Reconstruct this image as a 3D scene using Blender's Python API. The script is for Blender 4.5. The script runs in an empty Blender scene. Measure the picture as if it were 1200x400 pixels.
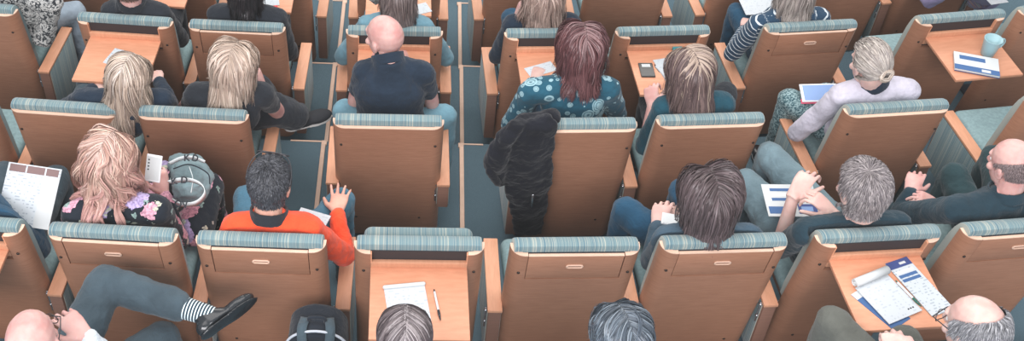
import bpy, bmesh, math, random
import numpy as np
from mathutils import Vector, Matrix
random.seed(7); rng = np.random.default_rng(11)
C = bpy.context.scene.collection
sc = bpy.context.scene
R_ = math.radians
# ------------------------------------------------------------------ camera
FPX, PITCH, ROLL, PPX, CZ = 1386.8, R_(44.947), R_(1.833), 484.46, 4.6906
Fv = np.array([0, math.cos(PITCH), -math.sin(PITCH)]); Uv = np.array([0, math.sin(PITCH), math.cos(PITCH)]); Rv = np.array([1., 0, 0])
R2 = Rv*math.cos(ROLL)+Uv*math.sin(ROLL); U2 = Uv*math.cos(ROLL)-Rv*math.sin(ROLL)
CAMP = np.array([0, 0, CZ])
ROW = {'Z': .222, 'A': 0., 'B': -.222, 'C': -.444, 'D': -.666}
def at(px, py, z, row='A'):
    """the point of the hall seen at (px,py) that lies z above the floor of a row"""
    D = Fv+R2*(px-PPX)/FPX+U2*(200-py)/FPX
    return CAMP+D*((z+ROW[row]-CZ)/D[2])
cam = bpy.data.cameras.new('camera'); co = bpy.data.objects.new('camera', cam); C.objects.link(co); sc.camera = co
M = Matrix(((R2[0], U2[0], -Fv[0]), (R2[1], U2[1], -Fv[1]), (R2[2], U2[2], -Fv[2])))
co.matrix_world = Matrix.Translation(CAMP) @ M.to_4x4()
cam.sensor_width = 36; cam.lens = FPX*36/1200; cam.shift_x = (600-PPX)/1200; cam.clip_end = 200
# ------------------------------------------------------------------ materials
MATS = {}
def lin(c):
    return tuple(((v/255)/12.92 if v/255 <= .04045 else ((v/255+.055)/1.055)**2.4) for v in c)+(1,)
def newmat(name, rough=.6, spec=.3, sheen=0):
    m = bpy.data.materials.new(name); m.use_nodes = True; nt = m.node_tree; b = nt.nodes['Principled BSDF']
    b.inputs['Roughness'].default_value = rough; b.inputs['Specular IOR Level'].default_value = spec
    if sheen: b.inputs['Sheen Weight'].default_value = sheen
    MATS[name] = m
    return m, nt, b
def N(nt, typ, **kw):
    n = nt.nodes.new(typ)
    for k, v in kw.items():
        if k in n.inputs.keys(): n.inputs[k].default_value = v
        else: setattr(n, k, v)
    return n
def ramp(nt, stops, interp='LINEAR'):
    r = nt.nodes.new('ShaderNodeValToRGB'); r.color_ramp.interpolation = interp
    e = r.color_ramp.elements
    while len(e) < len(stops): e.new(.5)
    for q, (p, c) in zip(e, stops): q.position = p; q.color = lin(c)
    return r
def coords(nt, scale=(1, 1, 1), kind='Object', rot=(0, 0, 0)):
    t = nt.nodes.new('ShaderNodeTexCoord'); mp = nt.nodes.new('ShaderNodeMapping')
    mp.inputs['Scale'].default_value = scale; mp.inputs['Rotation'].default_value = rot
    nt.links.new(t.outputs[kind], mp.inputs['Vector']); return mp.outputs['Vector']
def bump(nt, b, src, strength=.3, dist=.01):
    bn = N(nt, 'ShaderNodeBump', Strength=strength, Distance=dist); nt.links.new(src, bn.inputs['Height']); nt.links.new(bn.outputs['Normal'], b.inputs['Normal'])
def wood(name, c1, c2, rough=.42, scale=(3, 3, 26), spec=.4, rnd=True):
    m, nt, b = newmat(name, rough, spec)
    n = N(nt, 'ShaderNodeTexNoise', Scale=4.0, Detail=5.0, Roughness=.6); nt.links.new(coords(nt, scale), n.inputs['Vector'])
    r = ramp(nt, [(.3, c1), (.7, c2)]); nt.links.new(n.outputs['Fac'], r.inputs['Fac'])
    if rnd:
        oi = nt.nodes.new('ShaderNodeObjectInfo'); hs = nt.nodes.new('ShaderNodeHueSaturation')
        mr = N(nt, 'ShaderNodeMapRange'); mr.inputs['To Min'].default_value = .9; mr.inputs['To Max'].default_value = 1.1
        nt.links.new(oi.outputs['Random'], mr.inputs['Value']); nt.links.new(mr.outputs['Result'], hs.inputs['Value'])
        nt.links.new(r.outputs['Color'], hs.inputs['Color']); nt.links.new(hs.outputs['Color'], b.inputs['Base Color'])
    else: nt.links.new(r.outputs['Color'], b.inputs['Base Color'])
    return m
def plain(name, c, rough=.6, spec=.3, metal=0, noise=0, sc_=30):
    m, nt, b = newmat(name, rough, spec); b.inputs['Metallic'].default_value = metal
    if noise:
        n = N(nt, 'ShaderNodeTexNoise', Scale=float(sc_), Detail=4.0); nt.links.new(coords(nt), n.inputs['Vector'])
        d = tuple(max(0, v*(1-noise)) for v in c); l = tuple(min(255, v*(1+noise)) for v in c)
        r = ramp(nt, [(.3, d), (.7, l)]); nt.links.new(n.outputs['Fac'], r.inputs['Fac']); nt.links.new(r.outputs['Color'], b.inputs['Base Color'])
    else: b.inputs['Base Color'].default_value = lin(c)
    return m
def cloth(name, c, var=.12, fine=.25, rough=.9):
    m, nt, b = newmat(name, rough, .1, .15)
    v = coords(nt); n = N(nt, 'ShaderNodeTexNoise', Scale=9.0, Detail=4.0); nt.links.new(v, n.inputs['Vector'])
    r = ramp(nt, [(.3, tuple(x*(1-var) for x in c)), (.7, tuple(min(255, x*(1+var)) for x in c))]); nt.links.new(n.outputs['Fac'], r.inputs['Fac'])
    nt.links.new(r.outputs['Color'], b.inputs['Base Color'])
    n2 = N(nt, 'ShaderNodeTexNoise', Scale=26.0, Detail=5.0, Distortion=1.2); nt.links.new(v, n2.inputs['Vector']); bump(nt, b, n2.outputs['Fac'], fine, .02)
    return m, nt, b, r, v
wood('wood_panel', (158, 111, 86), (173, 125, 99), .4)
wood('wood_lit_top', (200, 144, 112), (212, 156, 124), .45, (20, 3, 3))  # same wood in a paler copy: light from above put into its colour
wood('wood_table', (206, 144, 112), (218, 158, 126), .4, (3, 14, 3))
wood('wood_edge', (218, 182, 158), (228, 194, 172), .5, (3, 3, 3))
wood('wood_shaded', (126, 92, 78), (138, 102, 86), .5)  # same wood in a darker copy: shadow on armrest ends put into its colour
plain('recess', (56, 52, 54), .6); plain('photo_print', (126, 104, 102), .5); plain('steel', (70, 72, 78), .4, .5, .6); plain('chrome', (190, 192, 196), .25, .5, .9)
plain('bolt', (60, 48, 42), .4, .5, .5)
def fabric_stripe(name, axis):
    m, nt, b = newmat(name, .95, .1, .2)
    s = [0, 0, 0]; s[axis] = 1
    v = coords(nt, tuple(s))
    n = N(nt, 'ShaderNodeTexNoise', Scale=78.0, Detail=2.0, Roughness=.7); nt.links.new(v, n.inputs['Vector'])
    r = ramp(nt, [(.28, (88, 112, 124)), (.38, (124, 146, 150)), (.44, (98, 126, 138)), (.50, (120, 144, 148)), (.545, (174, 176, 166)), (.58, (110, 138, 146)), (.66, (90, 120, 134)), (.72, (166, 158, 148))])
    nt.links.new(n.outputs['Fac'], r.inputs['Fac'])
    n3 = N(nt, 'ShaderNodeTexNoise', Scale=14.0, Detail=1.0); nt.links.new(v, n3.inputs['Vector'])
    mx = N(nt, 'ShaderNodeMix', data_type='RGBA', blend_type='MULTIPLY'); mx.inputs['Factor'].default_value = .3
    r3 = ramp(nt, [(.35, (200, 205, 200)), (.6, (255, 250, 240))]); nt.links.new(n3.outputs['Fac'], r3.inputs['Fac'])
    nt.links.new(r.outputs['Color'], mx.inputs['A']); nt.links.new(r3.outputs['Color'], mx.inputs['B']); nt.links.new(mx.outputs['Result'], b.inputs['Base Color'])
    n2 = N(nt, 'ShaderNodeTexNoise', Scale=400.0); nt.links.new(coords(nt), n2.inputs['Vector']); bump(nt, b, n2.outputs['Fac'], .15, .002)
fabric_stripe('fabric_x', 0); fabric_stripe('fabric_y', 1)
plain('seat_fabric', (138, 162, 164), .95, .1, 0, .06, 60)
# carpet
m, nt, b = newmat('carpet', .95, .1)
n = N(nt, 'ShaderNodeTexNoise', Scale=420.0, Detail=2.0); v = coords(nt); nt.links.new(v, n.inputs['Vector'])
r = ramp(nt, [(.3, (78, 100, 110)), (.7, (102, 124, 134))]); nt.links.new(n.outputs['Fac'], r.inputs['Fac']); nt.links.new(r.outputs['Color'], b.inputs['Base Color']); bump(nt, b, n.outputs['Fac'], .4, .004)
# skin
def skin(name, c, red=(214, 138, 128)):
    m, nt, b = newmat(name, .5, .35); b.inputs['Subsurface Weight'].default_value = .12; b.inputs['Subsurface Radius'].default_value = (.02, .008, .004); b.inputs['Subsurface Scale'].default_value = .3
    n = N(nt, 'ShaderNodeTexNoise', Scale=14.0, Detail=5.0); nt.links.new(coords(nt), n.inputs['Vector'])
    r = ramp(nt, [(.32, red), (.62, c)]); nt.links.new(n.outputs['Fac'], r.inputs['Fac']); nt.links.new(r.outputs['Color'], b.inputs['Base Color'])
skin('skin_pale', (216, 184, 174), (204, 164, 155)); skin('skin_pink', (214, 174, 166), (200, 146, 140)); skin('skin_warm', (218, 172, 152), (202, 144, 128))
plain('eye_white', (235, 232, 228), .2, .5)
# hair (strand colour carried by the mesh)
m, nt, b = newmat('hair', .42, .45)
a = N(nt, 'ShaderNodeAttribute'); a.attribute_name = 'Col'; nt.links.new(a.outputs['Color'], b.inputs['Base Color'])
# clothes
for nm, c in dict(navy_knit=(36, 48, 62), black_cloth=(42, 46, 52), teal_cloth=(34, 74, 88), orange_knit=(246, 84, 50), grey_blue=(64, 84, 98), dark_teal=(38, 58, 68), denim_dark=(38, 74, 98),
                  denim=(72, 112, 132), denim_mid=(60, 100, 118), denim_light=(108, 146, 160), trouser_blue=(112, 134, 142), trouser_grey=(66, 80, 88), trouser_teal=(44, 66, 70), olive=(92, 94, 88),
                  white_shirt=(196, 192, 204), light_shirt=(190, 198, 204), jacket=(26, 28, 35), bag_grey=(112, 132, 136), bag_black=(34, 40, 48), lilac=(150, 140, 176), stone_trouser=(146, 160, 172)).items():
    cloth(nm, c, .1, .35)
def pattern(name, base, fn):
    m, nt, b, r, v = cloth(name, base, .1, .25); fn(nt, b, r.outputs['Color'], v)
def mixc(nt, fac, a, bcol):
    mx = N(nt, 'ShaderNodeMix', data_type='RGBA'); nt.links.new(fac, mx.inputs['Factor'])
    for s, q in (('A', a), ('B', bcol)):
        if isinstance(q, tuple): mx.inputs[s].default_value = lin(q)
        else: nt.links.new(q, mx.inputs[s])
    return mx.outputs['Result']
def floral(nt, b, base, v):
    nz = N(nt, 'ShaderNodeTexNoise', Scale=38.0, Detail=2.0); nt.links.new(v, nz.inputs['Vector'])
    ad = N(nt, 'ShaderNodeVectorMath', operation='MULTIPLY_ADD'); nt.links.new(nz.outputs['Color'], ad.inputs[0]); ad.inputs[1].default_value = (.045,)*3; nt.links.new(v, ad.inputs[2])
    out = base
    for sc_, th, cols in ((8., .50, [(.0, (222, 168, 184)), (.4, (186, 170, 210)), (.7, (214, 150, 164))]), (20., .30, [(.0, (196, 200, 180)), (.5, (150, 176, 168)), (.8, (220, 210, 196))])):
        vo = N(nt, 'ShaderNodeTexVoronoi', Scale=sc_); nt.links.new(ad.outputs[0], vo.inputs['Vector'])
        ls = N(nt, 'ShaderNodeMath', operation='LESS_THAN'); nt.links.new(vo.outputs['Distance'], ls.inputs[0]); ls.inputs[1].default_value = th
        sp = nt.nodes.new('ShaderNodeSeparateColor'); nt.links.new(vo.outputs['Color'], sp.inputs['Color'])
        rr = ramp(nt, cols, 'CONSTANT'); nt.links.new(sp.outputs[0], rr.inputs['Fac'])
        gt = N(nt, 'ShaderNodeMath', operation='GREATER_THAN'); nt.links.new(sp.outputs[1], gt.inputs[0]); gt.inputs[1].default_value = .28
        ml = N(nt, 'ShaderNodeMath', operation='MULTIPLY'); nt.links.new(ls.outputs[0], ml.inputs[0]); nt.links.new(gt.outputs[0], ml.inputs[1])
        pz = ramp(nt, [(.35, (120, 110, 130)), (.6, (255, 255, 255))]); n5 = N(nt, 'ShaderNodeTexNoise', Scale=90.0); nt.links.new(v, n5.inputs['Vector']); nt.links.new(n5.outputs['Fac'], pz.inputs['Fac'])
        mu = N(nt, 'ShaderNodeMix', data_type='RGBA', blend_type='MULTIPLY'); mu.inputs['Factor'].default_value = .6; nt.links.new(rr.outputs['Color'], mu.inputs['A']); nt.links.new(pz.outputs['Color'], mu.inputs['B'])
        out = mixc(nt, ml.outputs[0], out, mu.outputs['Result'])
    nt.links.new(out, b.inputs['Base Color'])
pattern('floral', (34, 40, 48), floral)
def rings(nt, b, base, v):
    out = base
    for sc_, ga in ((10.5, .2), (27., .35)):
        vo = N(nt, 'ShaderNodeTexVoronoi', Scale=sc_, Randomness=.8); nt.links.new(v, vo.inputs['Vector'])
        rr = ramp(nt, [(0, (255, 255, 255)), (.16, (120,)*3), (.20, (255, 255, 255)), (.28, (150,)*3), (.33, (255, 255, 255)), (.40, (0, 0, 0))], 'CONSTANT'); nt.links.new(vo.outputs['Distance'], rr.inputs['Fac'])
        sp = nt.nodes.new('ShaderNodeSeparateColor'); nt.links.new(vo.outputs['Color'], sp.inputs['Color'])
        gt = N(nt, 'ShaderNodeMath', operation='GREATER_THAN'); nt.links.new(sp.outputs[1], gt.inputs[0]); gt.inputs[1].default_value = ga
        ml = N(nt, 'ShaderNodeMath', operation='MULTIPLY'); nt.links.new(rr.outputs['Color'], ml.inputs[0]); nt.links.new(gt.outputs[0], ml.inputs[1])
        out = mixc(nt, ml.outputs[0], out, (150, 184, 192))
    nt.links.new(out, b.inputs['Base Color'])
pattern('circle_print', (38, 84, 102), rings)
def leopard(nt, b, base, v):
    n = N(nt, 'ShaderNodeTexNoise', Scale=42.0, Detail=3.0, Distortion=1.5); nt.links.new(v, n.inputs['Vector'])
    rr = ramp(nt, [(.44, (50, 54, 58)), (.5, (170, 172, 170)), (.6, (208, 206, 200)), (.66, (90, 94, 98))]); nt.links.new(n.outputs['Fac'], rr.inputs['Fac']); nt.links.new(rr.outputs['Color'], b.inputs['Base Color'])
pattern('mottled', (60, 60, 60), leopard)
def marl(nt, b, base, v):
    n = N(nt, 'ShaderNodeTexNoise', Scale=110.0, Detail=3.0); nt.links.new(v, n.inputs['Vector'])
    rr = ramp(nt, [(.42, (52, 84, 92)), (.58, (142, 166, 168))]); nt.links.new(n.outputs['Fac'], rr.inputs['Fac']); nt.links.new(rr.outputs['Color'], b.inputs['Base Color'])
pattern('marl_knit', (90, 120, 126), marl)
def limb_stripes(period, duty, c1, c2):
    def f(nt, b, base, v):
        a = N(nt, 'ShaderNodeAttribute'); a.attribute_name = 'S'
        dv = N(nt, 'ShaderNodeMath', operation='DIVIDE'); nt.links.new(a.outputs['Fac'], dv.inputs[0]); dv.inputs[1].default_value = period
        fr = N(nt, 'ShaderNodeMath', operation='FRACT'); nt.links.new(dv.outputs[0], fr.inputs[0])
        ls = N(nt, 'ShaderNodeMath', operation='LESS_THAN'); nt.links.new(fr.outputs[0], ls.inputs[0]); ls.inputs[1].default_value = duty
        nt.links.new(mixc(nt, ls.outputs[0], c1, c2), b.inputs['Base Color'])
    return f
pattern('breton', (50, 74, 96), limb_stripes(.032, .2, (46, 70, 92), (206, 214, 218)))
pattern('sock_stripe', (40, 60, 76), limb_stripes(.0125, .42, (38, 56, 68), (206, 220, 222)))
plain('shoe_black', (30, 34, 38), .22, .6); plain('shoe_canvas', (40, 42, 46), .8); plain('sole', (180, 178, 174), .6)
plain('paper', (204, 208, 208), .7, .2); plain('paper_blue', (70, 104, 150), .6); plain('paper_navy', (62, 78, 130), .6); plain('screen', (128, 158, 204), .2, .5); plain('device_white', (228, 230, 232), .3, .5)
plain('device_black', (30, 32, 36), .25, .5); plain('mug', (150, 184, 190), .3, .5); plain('mug_in', (112, 144, 150), .4, .4); plain('pen_white', (214, 220, 222), .3, .5); plain('pen_green', (40, 96, 84), .4); plain('pen_black', (34, 36, 42), .3, .5)
plain('red', (214, 72, 70), .5); plain('pink', (214, 96, 120), .5); plain('piping', (176, 182, 190), .5); plain('strap', (204, 212, 212), .7); plain('ink', (36, 40, 46), .7); plain('teal_case', (72, 140, 146), .4)
plain('lanyard', (200, 204, 208), .6); plain('glasses', (50, 50, 54), .3, .5)
def paper_text(name, bg, fg, pitch, fill=.55):
    m, nt, b = newmat(name, .7, .2); v = coords(nt); sp = nt.nodes.new('ShaderNodeSeparateXYZ'); nt.links.new(v, sp.inputs[0])
    dv = N(nt, 'ShaderNodeMath', operation='DIVIDE'); nt.links.new(sp.outputs[1], dv.inputs[0]); dv.inputs[1].default_value = pitch
    fr = N(nt, 'ShaderNodeMath', operation='FRACT'); nt.links.new(dv.outputs[0], fr.inputs[0]); fl = N(nt, 'ShaderNodeMath', operation='FLOOR'); nt.links.new(dv.outputs[0], fl.inputs[0])
    cb = nt.nodes.new('ShaderNodeCombineXYZ'); mu = N(nt, 'ShaderNodeMath', operation='MULTIPLY'); nt.links.new(sp.outputs[0], mu.inputs[0]); mu.inputs[1].default_value = 60
    nt.links.new(mu.outputs[0], cb.inputs[0]); mu2 = N(nt, 'ShaderNodeMath', operation='MULTIPLY'); nt.links.new(fl.outputs[0], mu2.inputs[0]); mu2.inputs[1].default_value = 7.3; nt.links.new(mu2.outputs[0], cb.inputs[1])
    n = N(nt, 'ShaderNodeTexNoise', Scale=1.0, Detail=1.0); nt.links.new(cb.outputs[0], n.inputs['Vector'])
    g = N(nt, 'ShaderNodeMath', operation='GREATER_THAN'); nt.links.new(n.outputs['Fac'], g.inputs[0]); g.inputs[1].default_value = fill
    l = N(nt, 'ShaderNodeMath', operation='LESS_THAN'); nt.links.new(fr.outputs[0], l.inputs[0]); l.inputs[1].default_value = .42
    ml = N(nt, 'ShaderNodeMath', operation='MULTIPLY'); nt.links.new(g.outputs[0], ml.inputs[0]); nt.links.new(l.outputs[0], ml.inputs[1])
    nt.links.new(mixc(nt, ml.outputs[0], bg, fg), b.inputs['Base Color'])
paper_text('paper_notes', (200, 206, 210), (184, 191, 197), .016, .56)
paper_text('paper_print', (198, 205, 209), (166, 176, 184), .014, .53)
paper_text('paper_dense', (214, 220, 226), (96, 112, 138), .006, .42)
# ------------------------------------------------------------------ mesh helpers
def link(name, me, parent=None, loc=None):
    o = bpy.data.objects.new(name, me); C.objects.link(o)
    if parent is not None: o.parent = parent
    if loc is not None: o.location = loc
    return o
def tag(o, label=None, cat=None, group=None, kind=None):
    if label: o['label'] = label
    if cat: o['category'] = cat
    if group: o['group'] = group
    if kind: o['kind'] = kind
    return o
def empty(name, loc, rz, label, cat, group=None):
    o = bpy.data.objects.new(name, None); C.objects.link(o); o.location = loc; o.rotation_euler = (0, 0, rz); o.empty_display_size = .1
    return tag(o, label, cat, group)
def mk(name, vf, mat, parent=None, loc=None, smooth=True):
    v, f = vf
    me = bpy.data.meshes.new(name); me.from_pydata([tuple(map(float, p)) for p in v], [], [tuple(int(i) for i in q) for q in f]); me.update()
    for mm in ([mat] if isinstance(mat, str) else mat): me.materials.append(MATS[mm])
    if smooth: me.polygons.foreach_set('use_smooth', [True]*len(me.polygons))
    return link(name, me, parent, loc)
def join(*parts):
    V = []; Fc = []
    for v, f in parts:
        k = len(V); V += [tuple(p) for p in v]; Fc += [tuple(i+k for i in q) for q in f]
    return V, Fc
def box(x0, x1, y0, y1, z0, z1, bev=0, seg=2):
    bm = bmesh.new(); bmesh.ops.create_cube(bm, size=1)
    for v in bm.verts: v.co = Vector(((x0+x1)/2+v.co.x*(x1-x0), (y0+y1)/2+v.co.y*(y1-y0), (z0+z1)/2+v.co.z*(z1-z0)))
    if bev: bmesh.ops.bevel(bm, geom=bm.edges[:], offset=bev, segments=seg, profile=.5, affect='EDGES')
    bm.verts.index_update(); r = ([tuple(v.co) for v in bm.verts], [tuple(v.index for v in f.verts) for f in bm.faces]); bm.free(); return r
def xf(vf, fn): return [fn(p) for p in vf[0]], vf[1]
def place(vf, o, ex, ey, ez=None):
    o, ex, ey = map(np.array, (o, ex, ey)); ez = np.cross(ex, ey) if ez is None else np.array(ez)
    return [tuple(o+ex*p[0]+ey*p[1]+ez*p[2]) for p in vf[0]], vf[1]
def unit(v): v = np.array(v, float); return v/(np.linalg.norm(v)+1e-9)
def perp(d):
    a = np.array([0, 0, 1.]) if abs(d[2]) < .9 else np.array([1., 0, 0]); u = unit(np.cross(d, a)); return u, np.cross(d, u)
def loft(secs, n=16, close=True):
    V = []; Fc = []
    for c, u, v in secs:
        c, u, v = map(np.array, (c, u, v))
        for k in range(n): a = 2*math.pi*k/n; V.append(tuple(c+u*math.cos(a)+v*math.sin(a)))
    for i in range(len(secs)-1):
        for k in range(n): a = i*n+k; b = i*n+(k+1) % n; Fc.append((a, b, b+n, a+n))
    if close:
        V.append(tuple(secs[0][0])); V.append(tuple(secs[-1][0])); s, e = len(V)-2, len(V)-1; m_ = (len(secs)-1)*n
        for k in range(n): Fc.append((s, (k+1) % n, k)); Fc.append((e, m_+k, m_+(k+1) % n))
    return V, Fc
def cap(A, B, ra, rb, n=12):
    A, B = np.array(A, float), np.array(B, float); d = unit(B-A); u, v = perp(d); S = []
    for a in (-80, -50, -25): S.append((A+d*ra*math.sin(R_(a)), u*ra*math.cos(R_(a)), v*ra*math.cos(R_(a))))
    S.append((A, u*ra, v*ra)); S.append((B, u*rb, v*rb))
    for a in (25, 50, 80): S.append((B+d*rb*math.sin(R_(a)), u*rb*math.cos(R_(a)), v*rb*math.cos(R_(a))))
    return loft(S, n)
def ell(c, rx, ry, rz, Rm=None, n=14):
    c = np.array(c); Rm = np.eye(3) if Rm is None else Rm; S = []
    for k in range(1, 10):
        a = -math.pi/2+math.pi*k/10; S.append((c+Rm[:, 2]*rz*math.sin(a), Rm[:, 0]*rx*math.cos(a), Rm[:, 1]*ry*math.cos(a)))
    return loft(S, n)
def tube(pts, r, n=8):
    pts = [np.array(p, float) for p in pts]; S = []; u = None
    for i, p in enumerate(pts):
        d = unit(pts[min(i+1, len(pts)-1)]-pts[max(i-1, 0)])
        if u is None: u, _ = perp(d)
        u = unit(u-d*np.dot(u, d)); rr = r[i] if isinstance(r, (list, tuple)) else r
        S.append((p, u*rr, np.cross(d, u)*rr))
    return loft(S, n)
def spline(pts, n=8):
    P_ = [np.array(p, float) for p in pts]; P_ = [2*P_[0]-P_[1]]+P_+[2*P_[-1]-P_[-2]]; out = []
    for i in range(1, len(P_)-2):
        for k in range(n):
            t = k/n; a, b, c, d = P_[i-1:i+3]
            out.append(.5*((2*b)+(c-a)*t+(2*a-5*b+4*c-d)*t*t+(3*b-a-3*c+d)*t**3))
    out.append(P_[-2]); return out
def ribbon(pts, wdir, w, th):
    pts = [np.array(p, float) for p in pts]; V = []; Fc = []
    for i, p in enumerate(pts):
        d = unit(pts[min(i+1, len(pts)-1)]-pts[max(i-1, 0)]); wv = wdir[i] if isinstance(wdir, list) else wdir
        wv = unit(np.array(wv)-d*np.dot(wv, d)); nn = np.cross(d, wv)
        for a, b in ((-1, -1), (1, -1), (1, 1), (-1, 1)): V.append(tuple(p+wv*a*w/2+nn*b*th/2))
    for i in range(len(pts)-1):
        for k in range(4): Fc.append((i*4+k, i*4+(k+1) % 4, i*4+4+(k+1) % 4, i*4+4+k))
    Fc.append((3, 2, 1, 0)); k = len(pts)*4-4; Fc.append((k, k+1, k+2, k+3)); return V, Fc
TEX = {}
def clouds(size):
    if size not in TEX:
        t = bpy.data.textures.new('folds_%g' % size, 'CLOUDS'); t.noise_scale = size; t.noise_depth = 3; TEX[size] = t
    return TEX[size]
def remesh(vf, voxel, smooth=4, fold=0, fold_size=.06, drop=None):
    me = bpy.data.meshes.new('tmp'); me.from_pydata(vf[0], [], vf[1]); me.update()
    bm = bmesh.new(); bm.from_mesh(me); bmesh.ops.recalc_face_normals(bm, faces=bm.faces[:]); bm.to_mesh(me); bm.free()
    o = bpy.data.objects.new('tmp', me); C.objects.link(o)
    md = o.modifiers.new('r', 'REMESH'); md.mode = 'VOXEL'; md.voxel_size = voxel
    if smooth: s = o.modifiers.new('s', 'SMOOTH'); s.factor = .5; s.iterations = smooth
    if fold: d = o.modifiers.new('d', 'DISPLACE'); d.texture = clouds(fold_size); d.strength = fold; d.mid_level = .5; d.texture_coords = 'LOCAL'
    dg = bpy.context.evaluated_depsgraph_get(); e = o.evaluated_get(dg); r = bpy.data.meshes.new_from_object(e)
    bpy.data.objects.remove(o); bpy.data.meshes.remove(me); return r
def coords_of(me):
    a = np.empty(len(me.vertices)*3); me.vertices.foreach_get('co', a); return a.reshape(-1, 3)
def finish(name, me, mat, parent=None, base=None):
    if base is not None:
        c = coords_of(me)-base; me.vertices.foreach_set('co', c.ravel())
    me.materials.clear(); me.materials.append(MATS[mat]); me.polygons.foreach_set('use_smooth', [True]*len(me.polygons)); me.update()
    return link(name, me, parent, None if parent is not None else base)
# ------------------------------------------------------------------ the hall
XC, YC, RA, DR = -.549, 26.756, 23.469, .996
def arcprism(r0, r1, z0, z1, a0=-.3, a1=.36, n=48):
    V = []; Fc = []
    for k in range(n+1):
        a = a0+(a1-a0)*k/n
        for rr, zz in ((r0, z0), (r1, z0), (r1, z1), (r0, z1)): V.append((XC+rr*math.sin(a), YC-rr*math.cos(a), zz))
    for k in range(n):
        for j in range(4): Fc.append((k*4+j, k*4+(j+1) % 4, k*4+4+(j+1) % 4, k*4+4+j))
    Fc.append((3, 2, 1, 0)); Fc.append((n*4, n*4+1, n*4+2, n*4+3)); return V, Fc
for i, (k, z) in enumerate([('Z', .222), ('A', 0), ('B', -.222), ('C', -.444), ('D', -.666), ('E', -.888)]):
    r_near = RA+(1-i+1)*DR-.86+ (3 if k == 'Z' else 0); r_far = RA+(1-i)*DR-.86-(2.5 if k == 'E' else 0)
    tag(mk('floor', arcprism(r_far, r_near, -1.2, z), 'carpet', smooth=False), kind='structure')
def edge_y(x, i): r = RA+(1-i)*DR-.86; return YC-math.sqrt(r*r-(x-XC)**2)
for i, z, xs in ((1, 0., (-.55, .285)), (2, -.222, (-.543, .284)), (3, -.444, (-.552, .300)), (4, -.666, (-.555, .305))):
    for x in xs:
        y1 = edge_y(x, i); y0 = edge_y(x, i-1)+.0
        tag(mk('trim_aisle', box(x-.013, x+.013, y0+.02, y1-.0, z-.01, z+.012, .003), 'wood_edge', smooth=False), kind='structure')
        s = 1 if x > 0 else -1
        tag(mk('trim_aisle', box(x-.02 if s > 0 else x-.013, x+.013 if s > 0 else x+.02, y1-.035, y1, z-.01, z+.0125, .003), 'wood_edge', smooth=False), kind='structure')
        a, b_ = (x, x+.13) if s > 0 else (x-.2, x)
        tag(mk('trim_nosing', box(a, b_, y1-.006, y1+.004, z-.02, z+.004), 'wood_edge', smooth=False), kind='structure')
# ------------------------------------------------------------------ chairs
HW, TH = .275, .02
def upath(n=7):
    o = []; r = .06
    o.append((-HW, .075)); o.append((-HW, .06))
    for k in range(1, n+1): a = math.pi+math.pi/2*k/n; o.append((-HW+r+r*math.cos(a), r+r*math.sin(a)))
    o.append((-.205, 0))
    full = o+[(-x, y) for x, y in reversed(o)]; return full
def uinner(n=7):
    o = []; r = .04
    o.append((-HW+TH, .075)); o.append((-HW+TH, .06))
    for k in range(1, n+1): a = math.pi+math.pi/2*k/n; o.append((-HW+.06+r*math.cos(a), .06+r*math.sin(a)))
    o.append((-.205, TH)); return o+[(-x, y) for x, y in reversed(o)]
LEAN = .1405
def sh(y, z): return y+LEAN*(.95-z)
UO, UI = upath(), uinner()
def shell(idx, z0, z1, zs=6):
    V = []; Fc = []; n = len(idx)
    for k in range(zs+1):
        z = z0+(z1-z0)*k/zs
        for i in idx: V.append((UO[i][0], sh(UO[i][1], z), z))
        for i in reversed(idx): V.append((UI[i][0], sh(UI[i][1], z), z))
    m_ = 2*n
    for k in range(zs):
        for j in range(m_): a = k*m_+j; b = k*m_+(j+1) % m_; Fc.append((a, b, b+m_, a+m_))
    for j in range(n-1):
        Fc.append((m_-1-j, m_-2-j, j+1, j)); t = zs*m_; Fc.append((t+j, t+j+1, t+m_-2-j, t+m_-1-j))
    return V, Fc
NU = len(UO); ALL = list(range(NU)); LP_ = list(range(NU//2)); RP_ = list(range(NU//2, NU))
def cushion_shape():
    prof = [(.024, .42), (.024, .958), (.030, .970), (.045, .976), (.066, .974), (.088, .962), (.106, .940), (.120, .905), (.128, .85), (.130, .75), (.128, .5), (.118, .42)]
    cx, cz = .075, .70; V = []; n = len(prof); xs = [(-.2625, .93), (-.2605, .965), (-.256, .985), (-.245, 1), (0, 1.0), (.245, 1), (.256, .985), (.2605, .965), (.2625, .93)]
    for x, s in xs:
        for y, z in prof: V.append((x, cy_(y, s), z-(1-s)*.12*(z-.70)/.27+(.010 if z > .93 else 0)))
    Fc = [(i*n+k, i*n+(k+1) % n, (i+1)*n+(k+1) % n, (i+1)*n+k) for i in range(len(xs)-1) for k in range(n)]
    Fc.append(tuple(range(n-1, -1, -1))); Fc.append(tuple((len(xs)-1)*n+k for k in range(n))); return V, Fc
def cy_(y, s): return .075+(y-.075)*(s if y > .05 else 1)
def lean(vf): return xf(vf, lambda p: (p[0], sh(p[1], p[2]), p[2]))
PROTO = {}
def part(name, vf, mat, smooth=True):
    v, f = vf; me = bpy.data.meshes.new(name); me.from_pydata([tuple(p) for p in v], [], f); me.update()
    me.materials.append(MATS[mat])
    if smooth:
        me.polygons.foreach_set('use_smooth', [True]*len(me.polygons))
        try: me.set_sharp_from_angle(angle=R_(40))
        except Exception: pass
    return me
def strip(idx, z): return shell(idx, z, z+.004, 1)
def slot(n=8, L=.05, H=.009, r=.0045):
    pts = []
    for k in range(n+1): a = -math.pi/2+math.pi*k/n; pts.append((L/2+H*math.cos(a), H*math.sin(a)))
    for k in range(n+1): a = math.pi/2+math.pi*k/n; pts.append((-L/2+H*math.cos(a), H*math.sin(a)))
    return pts
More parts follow.
